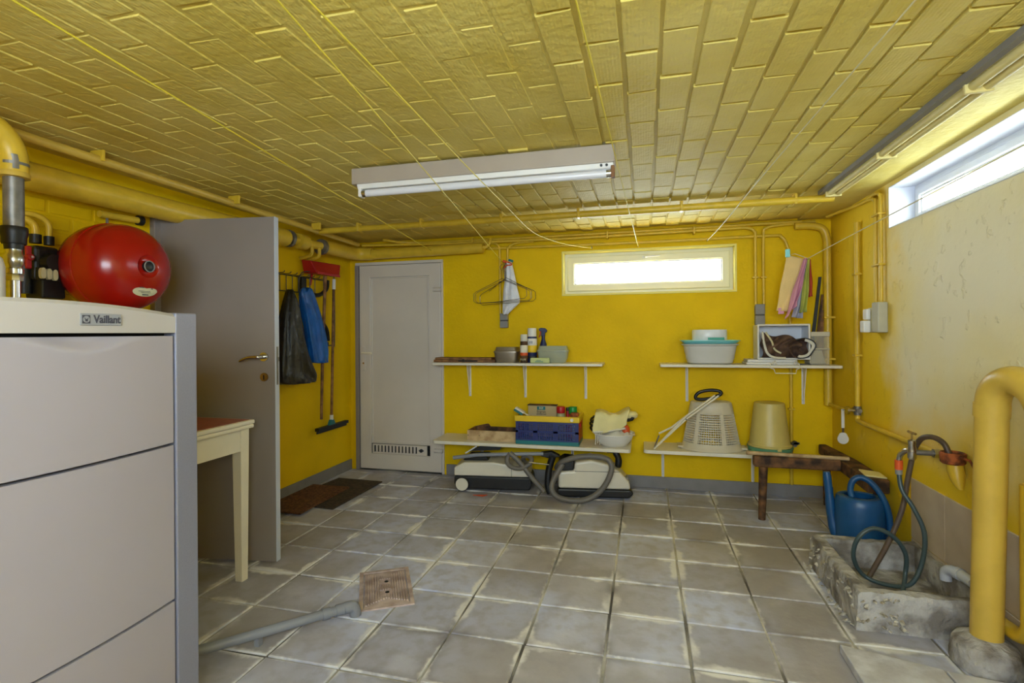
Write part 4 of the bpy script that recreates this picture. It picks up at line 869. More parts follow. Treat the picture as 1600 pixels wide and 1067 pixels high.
def lattice(x0, x1, y, z0, z1, nx, nz, th):
    mb = MB(); hx, hz = (x1 - x0) / nx, (z1 - z0) / nz; b = .0042
    for i in range(nx + 1): mb.box(x0 + i * hx - b, x0 + i * hx + b, y, y + th, z0, z1)
    for k in range(nz + 1): mb.box(x0, x1, y + .0004, y + th - .0004, z0 + k * hz - b, z0 + k * hz + b)
    return mb
m_blue2 = mat('dark blue crate plastic', (38, 50, 112), .4, var=.1)
for yy in (cy0 + .002, cy1 - .008):
    wa = MB().box(cx0 + .002, cx1 - .002, yy, yy + .006, .562, .578).box(cx0 + .002, cx1 - .002, yy, yy + .006, .487, .503).box(cx0 + .002, cx1 - .002, yy, yy + .006, .420, .432)
    xs = (cx0 + .002, cx0 + .022, -.905, -.868, -.735, -.698, cx1 - .030, cx1 - .002)
    for i in range(0, 8, 2): wa.box(xs[i], xs[i + 1], yy, yy + .006, .432, .562)
    side = wa.build('side_wall', m_blue2, fc)
    for i in (1, 3, 5):
        for za, zb_ in ((.432, .487), (.503, .562)): lattice(xs[i], xs[i + 1], yy + .001, za, zb_, 7, 4, .004).build('grille', m_blue2, side)
for xx in (cx0 + .002, cx1 - .008):
    MB().box(xx, xx + .006, cy0 + .010, cy1 - .010, .420, .578).build('end_wall', m_redp, fc, bevel=.001)
MB().box(cx1 - .002, cx1 + .004, 4.32, 4.40, .53, .56).build('end_grip', m_redp, fc)
# things in the crate
bx_ = thing('cardboard_box', (-.87, 4.44, Z2 + .033), 'brown fertiliser carton standing in the folding crate', 'carton')
MB().box(-.985, -.735, 4.40, 4.475, Z2 + .033, .688).build('carton', m_card, bx_, bevel=.002)
MB().box(-.99, -.735, 4.395, 4.48, .6885, .694).build('flap', m_dwood, bx_)
lg = MB().box(-.905, -.832, 4.397, 4.3995, .652, .682).build('logo', m_tealp, bx_, bevel=.001)
MB().text('BSF', Matrix.Translation((-.868, 4.3962, .667)) @ Matrix.Rotation(R(90), 4, 'X'), .026).build('lettering', m_lab, lg)
MB().text('Engrais', Matrix.Translation((-.868, 4.398, .637)) @ Matrix.Rotation(R(90), 4, 'X'), .028).build('lettering', m_dark, bx_)
MB().text('universel', Matrix.Translation((-.868, 4.398, .617)) @ Matrix.Rotation(R(90), 4, 'X'), .024).build('lettering', m_dark, bx_)
def jar(x, y, r, h, mb_, mc, name, label, capr=1.0, caph=.05, cat='bottle'):
    o = thing(name, (x, y, Z2 + .033), label, cat); z = Z2 + .033
    MB().lathe([(r * .95, z), (r, z + .008), (r, z + h * .9), (r * .9, z + h), (.003, z + h + .001)], (x, y, 0), 20).build('body', mb_, o, smooth=True)
    MB().lathe([(r * capr * .97, z + h + .002), (r * capr, z + h + .006), (r * capr, z + h + caph - .006), (r * capr * .9, z + h + caph), (.003, z + h + caph)], (x, y, 0), 20).build('cap', mc, o, smooth=True)
jar(-.692, 4.36, .036, .215, m_cardg, m_redp, 'capped_bottle', 'bottle with crimson cap in the crate beside the carton', 1.02, .056)
jar(-.590, 4.37, .032, .208, m_orange, mats_g := mat('bright green plastic', (20, 150, 60), .4), 'capped_bottle', 'orange bottle with bright green cap in the crate', 1.08, .062)
jar(-.641, 4.43, .018, .225, m_redp, m_dark, 'thin_bottle', 'thin red bottle between the crimson and green capped bottles', 1.0, .03)
jar(-.566, 4.30, .026, .190, m_white, m_rust, 'round_bottle', 'white bottle with rust-red cap at the right end of the crate', 1.35, .04)
bs = lthing('scrub_brush', (-1.01, 4.30, .61), 0, 'green and white brush leaning out of the left end of the crate', 'brush')
MB().obox((-.035, 0, .035), (.085, .045, .018), (0, R(30), 0)).build('head', m_tealp, bs, bevel=.004)
MB().obox((-.022, 0, .050), (.085, .050, .014), (0, R(30), 0)).build('bristles', m_white, bs)
MB().obox((.060, 0, .000), (.14, .018, .012), (0, R(30), 0)).build('handle', m_lab, bs, bevel=.004)
# bowl with cloths
bw = thing('white_bowl', (-.25, 4.35, Z2), 'white round bowl at the right end of the lower left shelf', 'bowl')
MB().lathe([(.095, Z2), (.105, Z2 + .004), (.142, Z2 + .045), (.160, Z2 + .095), (.170, Z2 + .100), (.168, Z2 + .106), (.155, Z2 + .104), (.135, Z2 + .05), (.09, Z2 + .012), (.002, Z2 + .010)], (-.25, 4.35, 0), 40).build('shell', m_white, bw, smooth=True)
def heap(name, m, cx, cy, z, rx, ry, h, seed, label):
    rnd = random.Random(seed); ph = [rnd.uniform(0, 6) for _ in range(4)]
    def P(u, v):
        a = u * 2 * math.pi; q = v
        rr_ = 1 + .10 * math.sin(3 * a + ph[0]) + .06 * math.sin(7 * a + ph[1])
        zz = h * (1 - q * q) + .012 * math.sin(5 * a + ph[2] + q * 6) * q + .010 * math.sin(9 * a + ph[3] + 8 * q)
        return (cx + rx * q * rr_ * math.cos(a), cy + ry * q * rr_ * math.sin(a), z + zz)
    return tag(MB().grid(P, 48, 12).build(name, m, smooth=True, solid=.006, ang=85), label, 'cloth')
heap('crumpled_cloth', m_linen, -.22, 4.35, Z2 + .075, .135, .125, .06, 2, 'crumpled white cloth heaped inside the white bowl')
# towel draped over the bowl: a folded sheet
def tw(u, v):
    x = -.405 + .275 * u + .012 * math.sin(v * 5); k = v
    zt = .655 - .012 * math.sin(u * math.pi) + .028 * max(0, u - .75) * 4
    if k < .45: y = 4.455 - .16 * (k / .45); z = zt + .012 * math.sin(u * 9)
    else: y = 4.295 - .035 * ((k - .45) / .55) ** .5; z = zt - (.155 - .045 * u) * ((k - .45) / .55) + .004 * math.sin(u * 14)
    return (x, y + .006 * math.sin(u * 12), z)
to = tag(MB().grid(tw, 28, 24).build('folded_towel', m_ycloth, smooth=True, solid=.012, ang=85), 'pale yellow towel folded over the white bowl', 'towel')
MB().tube(smoothpath([(-.405, 4.262, .505), (-.30, 4.258, .515), (-.20, 4.258, .535), (-.155, 4.262, .545)], 4), .008, 8).build('hem', m_linen, to, smooth=True)
for k in range(4): MB().tube(smoothpath([(-.395 + k * .016, 4.262, .505), (-.39 + k * .016, 4.255, .46), (-.392 + k * .017, 4.25, .405 + .012 * (k % 2))], 3), .004, 6).build('fringe', m_linen, to, smooth=True)
tag(MB().lathe([(.10, .47), (.11, .49), (.105, .56), (.085, .63), (.003, .645)], (-.275, 4.40, 0), 24, sx=1.1, sy=.7).build('bundled_cloth', m_linen, smooth=True), 'bundled white cloth under the pale yellow towel', 'cloth')
for k, (x, z) in enumerate(((-.425, .60), (-.43, .57), (-.428, .535))): MB().tube(smoothpath([(x + .018, 4.35, z + .02), (x - .008, 4.30, z), (x + .012, 4.262, z - .018)], 3), .009, 8).build('black_stripe', m_black, to, smooth=True)
tag(MB().lathe([(.028, 0), (.032, .02), (.030, .05), (.012, .075), (.002, .078)], (-.155, 4.33, .49), 16, sx=1.1).build('orange_bottle', m_orange, smooth=True), 'orange bottle top poking out of the bowl beside the towel', 'bottle')
tag(MB().tube(smoothpath([(-.165, 4.33, .592), (-.14, 4.325, .600), (-.105, 4.32, .612), (-.095, 4.32, .630)], 4), [.008] * 4 + [.014] * 4 + [.016] * 4 + [.01], 10).build('black_brush', m_black, smooth=True), 'small black handled brush on top of the orange bottle', 'brush')
tag(MB().lathe([(.035, 0), (.05, .012), (.055, .035), (.04, .055), (.002, .062)], (-.115, 4.36, .61), 20, sx=1.1).build('rolled_cloth', m_ycloth, smooth=True), 'rolled pale towel end above the black brush', 'cloth')

# ------------------------------------------------------------------ on the upper right shelf
bs_ = thing('wash_basin', (.50, 4.40, Z1), 'grey plastic wash basin on the upper right shelf', 'basin')
def oval(rx, ry, z, cx=.503, cy=4.405, n=40, p=3.2):
    out = []
    for j in range(n):
        a = 2 * math.pi * j / n; c_, s_ = math.cos(a), math.sin(a)
        out.append((cx + rx * math.copysign(abs(c_) ** (2 / p), c_), cy + ry * math.copysign(abs(s_) ** (2 / p), s_), z))
    return out
MB().loft([oval(.150, .085, Z1), oval(.170, .100, Z1 + .012), oval(.188, .112, Z1 + .09), oval(.198, .118, 1.205), oval(.214, .130, 1.213), oval(.214, .130, 1.219), oval(.196, .116, 1.221), oval(.18, .10, 1.10), oval(.14, .075, Z1 + .012)]).build('shell', m_basin, bs_, smooth=True)
ty = thing('turquoise_tray', (.503, 4.405, 1.222), 'turquoise plastic tray lying on the grey wash basin', 'tray')
MB().loft([oval(.190, .108, 1.2215), oval(.200, .116, 1.226), oval(.218, .132, 1.243), oval(.226, .138, 1.245), oval(.226, .138, 1.249), oval(.212, .126, 1.250), oval(.19, .105, 1.231)]).build('shell', m_tur, ty, smooth=True)
rc_ = thing('round_container', (.50, 4.405, 1.232), 'white round container with green sticker on the turquoise tray', 'container')
MB().loft([oval(.125, .10, 1.2325, p=2.2), oval(.132, .105, 1.24, p=2.2), oval(.132, .105, 1.322, p=2.2), oval(.126, .10, 1.333, p=2.2)]).build('tub', m_winw, rc_, smooth=True)
MB().box(.48, .60, 4.294, 4.302, 1.252, 1.272).build('sticker', m_turd, rc_)
# stack of white trays, storage box with brown cloth
st_ = thing('white_tray', (.93, 4.40, Z1), 'flat white tray under the storage box on the upper right shelf', 'tray')
MB().box(.76, 1.13, 4.32, 4.505, Z1, Z1 + .018).build('lower_tray', m_white, st_, bevel=.006)
MB().box(.77, 1.12, 4.325, 4.50, Z1 + .0185, Z1 + .040).build('upper_tray', m_white, st_, bevel=.006)
sx0, sx1, sy0, sy1, sz0, sz1 = .845, 1.20, 4.325, 4.508, Z1 + .0405, 1.365
sbx = thing('storage_box', (1.02, 4.43, sz0), 'white plastic storage box lying on its side with open front', 'box')
MB().frame('x', sx0, sx1, sz0, sz1, sy0, sy1, .006).build('shell', m_winw, sbx, bevel=.006)
MB().frame('x', sx0 - .006, sx1 + .006, sz0, sz1 + .006, sy0 - .012, sy0, .014).build('rim', m_white, sbx, bevel=.005)
MB().box(sx0 + .006, sx1 - .006, sy1 - .006, sy1, sz0 + .006, sz1 - .006).build('bottom', m_winw, sbx)
bag_ = thing('cloth_bag', (1.03, 4.35, sz0 + .006), 'brown cloth bag with pale lining stuffed in the storage box', 'bag')
def cm(u, v):      # rumpled brown cloth filling the box mouth, three deep diagonal folds
    x = .872 + .27 * u; zt = 1.315 - .075 * u - .02 * math.sin(u * 7); z = 1.112 + (zt - 1.112) * v
    f = .5 + .5 * math.sin(15 * u - 7 * v + 1.2 * math.sin(5 * v)); g_ = .5 + .5 * math.sin(9 * v + 6 * u)
    env = math.sin(math.pi * min(1, max(0, .06 + .88 * v))) ** .5
    return (x + .012 * math.sin(8 * v), 4.395 - (.045 + .045 * f + .02 * g_) * env, z)
MB().grid(cm, 40, 26).build('rumpled_cloth', m_brown, bag_, smooth=True, solid=.006, ang=85)
def sl(t, k):      # open sleeve of the bag, mouth towards the room
    a = R(t); q = (0, .35, 1)[k]
    return (1.135 + (.086 + .012 * math.sin(3 * a)) * math.cos(a) * (1 - .12 * q) - .03 * q, 4.296 + .085 * q + .015 * math.cos(a), 1.188 + (.074 + .006 * math.sin(2 * a)) * math.sin(a) * (1 - .15 * q))
MB().loft([[sl(t, k) for t in range(0, 360, 10)] for k in range(3)], False, True).build('sleeve', m_brown, bag_, smooth=True, solid=.003, ang=85)
MB().grid(lambda u, v: tuple(Vector(sl(-115 + 190 * u, 0)) + Vector((.010 + .0 * v, -.004, 0)) * 1 + (Vector(sl(-115 + 190 * u, 0)) - Vector((1.135, 4.296, 1.188))) * (-.30 * v)), 24, 4).build('lining', m_linen, bag_, smooth=True, solid=.004, ang=85)
MB().tube([Vector(sl(t, 0)) + Vector((.011, -.008, 0)) for t in range(-120, 130, 10)], .0045, 6).build('piping', m_dark, bag_, smooth=True)
MB().tube(smoothpath([(.874, 4.312, 1.31), (.884, 4.300, 1.22), (.905, 4.296, 1.15), (.95, 4.294, 1.118), (1.03, 4.296, 1.113)], 4), .009, 8).build('pale_edge', m_linen, bag_, smooth=True)
MB().tube(smoothpath([(.895, 4.308, 1.31), (.935, 4.298, 1.24), (.955, 4.298, 1.18), (1.0, 4.298, 1.15)], 4), .007, 8).build('pale_fold', m_lab, bag_, smooth=True)
cb = thing('clear_box', (1.29, 4.44, Z1), 'cloudy clear plastic box at the right end of the upper right shelf', 'box')
MB().frame('y', 4.37, 4.53, Z1, Z1 + .25, 1.222, 1.226, .001).build('end_panel', m_clear, cb)
MB().box(1.222, 1.345, 4.362, 4.366, Z1, Z1 + .23).build('front_panel', m_clear, cb)
MB().box(1.222, 1.345, 4.366, 4.53, Z1, Z1 + .004).build('base_panel', m_clear, cb)
MB().box(1.218, 1.349, 4.356, 4.372, Z1 + .215, Z1 + .25).build('rim', m_lat, cb, bevel=.004)
MB().tube([(1.222, 4.357, Z1 + .12), (1.345, 4.357, Z1 + .12)], .006, 8).build('handle', m_lat, cb, smooth=True)
tag(MB().prism([(1.222, Z1 + .006), (1.335, Z1 + .006), (1.305, Z1 + .11), (1.222, Z1 + .11)], 'y', 4.40, 4.52).build('white_block', m_lat, bevel=.006), 'pale block lying inside the clear plastic box', 'block')
wr_ = thing('wire_holder', (1.02, 4.28, 1.0), 'small cream wire holder hooked over the front of the right shelf', 'holder')
MB().tube([(.935, 4.30, 1.068), (.925, 4.282, 1.075), (.918, 4.280, 1.04), (.945, 4.278, 1.03), (.955, 4.276, 1.0), (1.095, 4.276, 1.0), (1.10, 4.278, 1.03), (1.125, 4.280, 1.04), (1.118, 4.282, 1.075), (1.105, 4.30, 1.068)], .0035, 6).build('frame', m_cream, wr_)
for x in (.955, 1.10): MB().tube([(x - .018, 4.283, 1.062), (x - .004, 4.275, 1.10), (x + .012, 4.283, 1.064)], .003, 6).build('prong', m_cream, wr_)
# sticks in the corner (behind the box, on the shelf)
for k, (x0_, xt, zt, m_, lab) in enumerate(((1.262, 1.338, 1.74, m_dark, 'tall dark strip leaning in the back right corner'), (1.285, 1.343, 1.60, m_dwood, 'brown slat leaning beside the tall dark strip'), (1.305, 1.347, 1.56, m_wood, 'shorter reddish slat leaning in the back right corner'), (1.325, 1.349, 1.48, m_wood, 'broad low board leaning in the back right corner'))):
    wd = (.014, .010, .012, .020)[k]
    ya, yb_ = ((4.5345, 4.546), (4.544, 4.549), (4.522, 4.5335), (4.510, 4.5215))[k] if k != 1 else (4.4985, 4.5095)
    tag(MB().loft([[(x0_ - wd, ya, Z1), (x0_ + wd, ya, Z1), (x0_ + wd, yb_, Z1), (x0_ - wd, yb_, Z1)], [(xt - wd * .7, ya, zt), (xt + wd * .7, ya, zt), (xt + wd * .7, yb_, zt), (xt - wd * .7, yb_, zt)]]).build('leaning_board', m_), lab, 'board')

# ------------------------------------------------------------------ on the lower right shelf
lb_ = thing('laundry_basket', (.505, 4.385, Z2), 'upturned pale plastic laundry basket on the lower right shelf', 'basket')
bxc, byc_ = .508, 4.388
RB, RT, ZB0, ZB1 = .215, .148, Z2 + .022, .765
def bk(a, z, dr=0):
    t = (z - ZB0) / (ZB1 - ZB0); r = RB + (RT - RB) * t + dr
    return (bxc + r * math.cos(a), byc_ + r * .72 * math.sin(a), z)
NS, NV = 72, 13
zs = [ZB0 + .03 + (ZB1 - .09 - ZB0 - .03) * k / NV for k in range(NV + 1)]
lat = MB()
for k in range(NV + 1):
    lat.loft([[bk(2 * math.pi * j / 72, zs[k] + dz, dr) for j in range(72)] for dz, dr in ((-.0030, 0), (.0030, 0), (.0030, .003), (-.0030, .003), (-.0030, 0))], False, False)
for j in range(NS):
    a = 2 * math.pi * j / NS; hw = .011
    if j % 12 in (10, 11): hw = .045
    lat.loft([[bk(a - hw, z, 0), bk(a + hw, z, 0), bk(a + hw, z, .0032), bk(a - hw, z, .0032)] for z in (zs[0], zs[-1])])
lat.build('lattice', m_lat, lb_)
MB().loft([[bk(2 * math.pi * j / 72, z, d) for j in range(72)] for z, d in ((zs[-1] - .004, .001), (zs[-1], .005), (ZB1 - .008, .004), (ZB1, -.006))], False, True).build('base', m_lat, lb_, smooth=True)
MB().loft([[bk(2 * math.pi * j / 72, z, d) for j in range(72)] for z, d in ((zs[0] + .004, .001), (zs[0], .005), (ZB0 + .006, .008), (Z2 + .016, .022), (Z2 + .004, .026), (Z2 + .001, .020), (Z2 + .012, .004))], False, False).build('rim', m_lat, lb_, smooth=True)
for s_ in (-1, 1): MB().obox((bxc + s_ * .236, byc_, Z2 + .018), (.045, .13, .014)).build('grip', m_lat, lb_, bevel=.006)
# folding stand with black grip leaning on the basket
fs = thing('folding_stand', (.3, 4.22, Z2), 'white tubular folding stand with black strap leaning on the laundry basket', 'stand')
for pts in ([(.067, 4.235, .397), (.306, 4.20, .644), (.545, 4.215, .828)], [(.106, 4.24, .44), (.308, 4.215, .665), (.520, 4.235, .828)], [(.107, 4.26, .515), (.204, 4.25, .570), (.318, 4.24, .668)]):
    MB().tube(pts, .0075, 10).build('leg', m_cream, fs, smooth=True)
MB().tube([(.067, 4.24, .397), (.107, 4.26, .50)], .006, 8).build('brace', m_steel, fs, smooth=True)
MB().cyl((.306, 4.188, .644), (.306, 4.215, .644), .005, n=10).build('rivet', m_dark, fs)
MB().tube(smoothpath([(.55, 4.24, .826), (.477, 4.25, .800), (.395, 4.25, .795), (.382, 4.25, .818), (.415, 4.25, .850), (.49, 4.25, .866), (.555, 4.245, .860), (.565, 4.24, .84), (.53, 4.24, .82)], 5), .013, 10).build('strap', m_black, fs, smooth=True)
# buckets
for nm, lab, m_, r0, r1, z0, z1, cx_ in (('green_bucket', 'green bucket rim under the upturned beige bucket', m_green, .158, .152, Z2, .430, .936), ('beige_bucket', 'beige plastic bucket standing upside down on the green bucket', m_buck, .150, .108, .4305, .768, .933)):
    o = thing(nm, (cx_, 4.385, z0), lab, 'bucket'); c_ = (cx_, 4.385, 0)
    if nm == 'beige_bucket':
        MB().lathe([(r0, z0), (r0 + .006, z0 + .002), (r0 + .006, z0 + .014), (r0 - .002, z0 + .018), (r0 - .006, z0 + .03), (r1 + .002, z1 - .02), (r1 - .002, z1 - .004), (r1 - .012, z1), (.002, z1 - .004)], c_, 40).build('shell', m_, o, smooth=True)
        MB().box(cx_ + .02, cx_ + .05, 4.222, 4.236, z0 - .012, z0 + .012).build('lug', m_, o, bevel=.003)
    else:
        MB().lathe([(r0 - .02, z0), (r0 - .004, z0 + .004), (r0, z0 + .03), (r0 + .006, z0 + .034), (r0 + .006, z1), (r0 - .004, z1 - .0005), (r0 - .02, z0 + .006), (.002, z0 + .004)], c_, 40).build('shell', m_, o, smooth=True)
        MB().tube(smoothpath([(cx_ - .15, 4.34, .405), (cx_ - .06, 4.215, .402), (cx_ + .06, 4.215, .402), (cx_ + .15, 4.34, .405)], 5), .003, 6).build('bail', m_wire, o, smooth=True)
vt = thing('drain_tap', (1.10, 4.40, .41), 'small grey tap beside the green bucket', 'tap')
MB().tube([(1.123, 4.53, .43), (1.123, 4.42, .43)], .012, 10).build('stem', m_steel, vt, smooth=True)
MB().cyl((1.123, 4.44, .45), (1.123, 4.40, .45), .018, n=12).box(1.095, 1.15, 4.40, 4.41, .445, .46).build('knob', m_wire, vt)

# ------------------------------------------------------------------ vacuum cleaners
v1 = lthing('vacuum_cleaner', (-1.24, 4.26, 0), R(7), 'low cream and black vacuum cleaner with big white wheel, nearer the white door', 'vacuum cleaner')
MB().prism([(-.335, .125), (-.335, .195), (-.25, .238), (.0, .245), (.13, .225), (.235, .215), (.30, .18), (.305, .125)], 'y', -.13, .14).build('upper_shell', m_vac, v1, bevel=.014, seg=3)
MB().prism([(-.332, .123), (.310, .123), (.325, .07), (.30, .02), (-.30, .02), (-.335, .06)], 'y', -.135, .145).build('lower_shell', m_black, v1, bevel=.010)
MB().prism([(-.27, .245), (-.05, .245), (-.06, .275), (-.235, .275)], 'y', -.08, .12).build('lid_hatch', m_black, v1, bevel=.008)
MB().box(.150, .153, -.134, .1, .128, .222).build('shell_seam', m_dark, v1)
for s_ in (-1, 1):
    MB().lathe([(.056, -.012), (.060, -.008), (.060, .008), (.056, .012)], (-.262, s_ * .143, .062), 28, (0, 1, 0)).build('tyre', m_black, v1, smooth=True)
    MB().lathe([(.052, -.016), (.052, .016)], (-.262, s_ * .143, .062), 28, (0, 1, 0)).build('wheel', m_vac, v1, smooth=True)
MB().tube([(-.325, -.19, .290), (-.13, -.19, .318), (.14, -.19, .330), (.42, -.17, .335)], .0155, 12).build('suction_tube', m_pvcg, v1, smooth=True)
MB().tube(smoothpath([(.150, -.21, .345), (.235, -.22, .27), (.33, -.24, .16), (.43, -.26, .055)], 4), .020, 12).build('grip_tube', m_vhose, v1, smooth=True)
MB().tube(smoothpath([(.150, -.195, .340), (.125, -.20, .285), (.155, -.22, .240), (.235, -.23, .226), (.31, -.225, .262), (.325, -.20, .30), (.29, -.17, .315), (.25, -.13, .29), (.26, -.06, .22)], 6), .0185, 12).build('hose', m_vhose, v1, smooth=True)
MB().prism([(-.25, .29), (-.12, .352), (.06, .352), (.03, .315), (-.20, .30)], 'y', .02, .05).build('floor_nozzle', m_black, v1)
MB().tube([(-.26, -.02, .29), (-.16, -.02, .352)], .006, 8).build('nozzle_edge', m_white, v1)
v2 = lthing('vacuum_cleaner', (-.41, 4.27, 0), R(8), 'cream wedge-shaped vacuum cleaner with a coiled hose, under the bowl', 'vacuum cleaner')
MB().prism([(-.285, .078), (-.285, .208), (-.16, .218), (-.155, .285), (-.02, .305), (.10, .275), (.20, .215), (.270, .14), (.282, .078)], 'y', -.14, .13).build('shell', m_vac, v2, bevel=.018, seg=3)
MB().prism([(-.282, .209), (-.165, .219), (-.158, .29), (-.24, .30), (-.285, .27)], 'y', -.12, .12).build('hose_bay', m_black, v2, bevel=.008)
MB().prism([(-.292, .076), (.285, .076), (.305, .05), (.27, .012), (-.26, .012), (-.295, .04)], 'y', -.148, .14).build('bumper', m_black, v2, bevel=.012)
MB().box(-.155, .20, -.1425, -.139, .2155, .2185).build('shell_seam', m_dark, v2)
MB().tube(smoothpath([(.105, 0, .35), (.165, 0, .345), (.20, 0, .29), (.195, 0, .22)], 4), [.016] * 5 + [.026] * 4 + [.028] * 3 + [.02], 10).build('handle', m_black, v2, smooth=True)
MB().obox((.245, -.10, .155), (.018, .06, .05), (0, R(40), 0)).build('pedal', m_grey, v2, bevel=.004)
hp = [(-.25, -.15, .275), (-.32, -.19, .165), (-.335, -.22, .09), (-.29, -.245, .042), (-.19, -.265, .024), (-.09, -.26, .026), (.01, -.245, .070), (.085, -.23, .152), (.128, -.215, .257), (.110, -.20, .320), (.04, -.19, .345), (-.08, -.18, .345), (-.18, -.17, .325), (-.265, -.15, .285), (-.30, -.06, .22)]
MB().tube(smoothpath(hp, 6), .0215, 14).build('hose', m_vhose, v2, smooth=True)
MB().tube(smoothpath([(-.33, -.10, .32), (-.36, -.10, .22), (-.37, -.11, .10), (-.35, -.12, .03)], 4), .028, 10).build('wand', m_black, v2, smooth=True)
MB().tube([(-.52, -.16, .285), (-.36, -.13, .262)], .006, 8).build('wand_rail', m_chrome, v2, smooth=True)
MB().prism([(-.43, .335), (-.34, .345), (-.27, .31), (-.36, .295), (-.43, .31)], 'y', -.06, .02).build('small_nozzle', m_black, v2, bevel=.006)

# ================================================================== right: bench, watering can, trough, tap
bn = thing('wooden_bench', (1.05, 4.0, 0), 'weathered L-shaped wooden trestle in the back right corner', 'trestle')
MB().box(.735, 1.275, 3.91, 3.985, .372, .448).build('front_beam', m_dwood, bn, bevel=.012)
MB().loft([[(1.275, 3.50, .352), (1.395, 3.50, .352), (1.395, 3.50, .436), (1.275, 3.50, .436)], [(1.28, 4.0, .36), (1.395, 4.0, .36), (1.395, 4.0, .440), (1.28, 4.0, .440)], [(1.285, 4.43, .375), (1.34, 4.43, .375), (1.34, 4.43, .452), (1.285, 4.43, .452)]]).build('wall_beam', m_dwood, bn, bevel=.010)
MB().tube([(.788, 3.948, 0), (.80, 3.948, .375)], [.024, .030], 12).build('leg', m_dwood, bn, smooth=True)
MB().tube([(1.325, 4.38, 0), (1.32, 4.36, .37)], [.022, .028], 12).build('leg', m_dwood, bn, smooth=True)
MB().tube([(1.370, 3.555, 0), (1.355, 3.56, .356)], [.024, .030], 12).build('leg', m_dwood, bn, smooth=True)
tag(MB().tube([(.69, 3.945, .4635), (1.325, 3.93, .4565)], .0135, 10).build('wooden_pole', m_pwood, smooth=True), 'pale wooden pole lying along the front beam of the trestle', 'pole')
tag(MB().prism([(1.285, 3.555), (1.385, 3.515), (1.395, 3.65), (1.30, 3.70)], 'z', .4375, .447).build('sponge_cloth', m_ycloth, bevel=.003), 'pale folded cloth on the near end of the trestle', 'cloth')
wcn = thing('watering_can', (1.200, 3.385, 0), 'blue plastic watering can standing behind the concrete trough', 'watering can')
cc = (1.200, 3.405, 0)
MB().lathe([(.108, 0), (.116, .008), (.124, .06), (.127, .22), (.124, .315), (.118, .350), (.112, .358), (.100, .359), (.092, .354), (.100, .33), (.118, .20), (.112, .02), (.002, .012)], cc, 44).build('body', m_teal, wcn, smooth=True)
MB().tube(smoothpath([(1.155, 3.37, .345), (1.145, 3.38, .40), (1.16, 3.38, .455), (1.20, 3.375, .475), (1.25, 3.36, .445), (1.295, 3.34, .37), (1.32, 3.33, .27), (1.32, 3.33, .12), (1.31, 3.335, .06)], 5), .0165, 12).build('handle', m_teal, wcn, smooth=True)
MB().tube(smoothpath([(1.095, 3.42, .09), (1.07, 3.44, .20), (1.06, 3.455, .34), (1.05, 3.47, .475)], 4), [.030] * 4 + [.026] * 4 + [.022] * 4 + [.018], 14).build('spout', m_teal, wcn, smooth=True)
MB().grid(lambda u, v: (cc[0] + (.112 - .035 * v) * math.cos(R(170 + 200 * u)), cc[1] + (.112 - .035 * v) * math.sin(R(170 + 200 * u)), .358 + .006 * v), 24, 3).build('collar', m_teal, wcn, smooth=True, solid=.004)

# concrete trough, thick uneven walls, hollow
tr = MB()
rnd = random.Random(4)
def wob(p, s): return (p[0] + rnd.uniform(-s, s), p[1] + rnd.uniform(-s, s), p[2] + rnd.uniform(-s, s))
def outline(x0, x1, y0, y1, z, n, s, r=.03):
    pts = []
    def seg(a, b):
        for k in range(n): t = k / n; pts.append((a[0] + (b[0] - a[0]) * t, a[1] + (b[1] - a[1]) * t, z))
    seg((x0, y0), (x1, y0)); seg((x1, y0), (x1, y1)); seg((x1, y1), (x0, y1)); seg((x0, y1), (x0, y0))
    c0 = Vector(((x0 + x1) / 2, (y0 + y1) / 2, z)); out = []
    for p in pts:
        q = wob(p, s); out.append((min(q[0], 1.412), q[1], max(q[2], .0005) if z > 0 else 0))
    return out
tx0, tx1, ty0, ty1 = .895, 1.412, 2.585, 3.275
rg_ = [outline(tx0, tx1, ty0, ty1, 0, 12, .004), outline(tx0 + .004, tx1, ty0 + .003, ty1 - .003, .08, 12, .007), outline(tx0 + .008, tx1, ty0 + .006, ty1 - .006, .145, 12, .006), outline(tx0 + .018, tx1, ty0 + .014, ty1 - .014, .167, 12, .005),
       outline(tx0 + .066, tx1 - .02, ty0 + .060, ty1 - .060, .166, 12, .004), outline(tx0 + .078, tx1 - .03, ty0 + .070, ty1 - .070, .145, 12, .004), outline(tx0 + .088, tx1 - .03, ty0 + .080, ty1 - .080, .03, 12, .004)]
tro = thing('concrete_trough', (1.15, 2.93, 0), 'rough grey concrete trough on the floor against the right wall', 'trough')
tr.loft(rg_, False, True).build('basin', m_conc, tro, smooth=True, ang=50)
m_peel = mat('flaking white crust', (214, 206, 190), .9, rgb2=(150, 140, 122), vs=40, bump=1, bs=60, dist=.015)
cr = MB()
for k in range(90):    # loose crust along the left rim and foot
    y = rnd.uniform(ty0 + .02, ty1 - .02); on_top = k % 3
    if on_top == 0: p = (tx0 + rnd.uniform(-.030, .0), y, .003)
    elif on_top == 1: p = (tx0 + rnd.uniform(-.002, .012), y, rnd.uniform(.02, .15))
    else: p = (rnd.uniform(tx0 + .0, tx0 + .20), ty0 + rnd.uniform(-.012, .004), rnd.uniform(.01, .15))
    s_ = rnd.uniform(.006, .014)
    cr.obox(p, (s_ * 1.6, s_ * 1.3, s_ * .6), (rnd.uniform(-1, 1), rnd.uniform(-1, 1), rnd.uniform(0, 3)))
cro = cr.build('loose_crust', m_peel, tro); cro['kind'] = 'stuff'
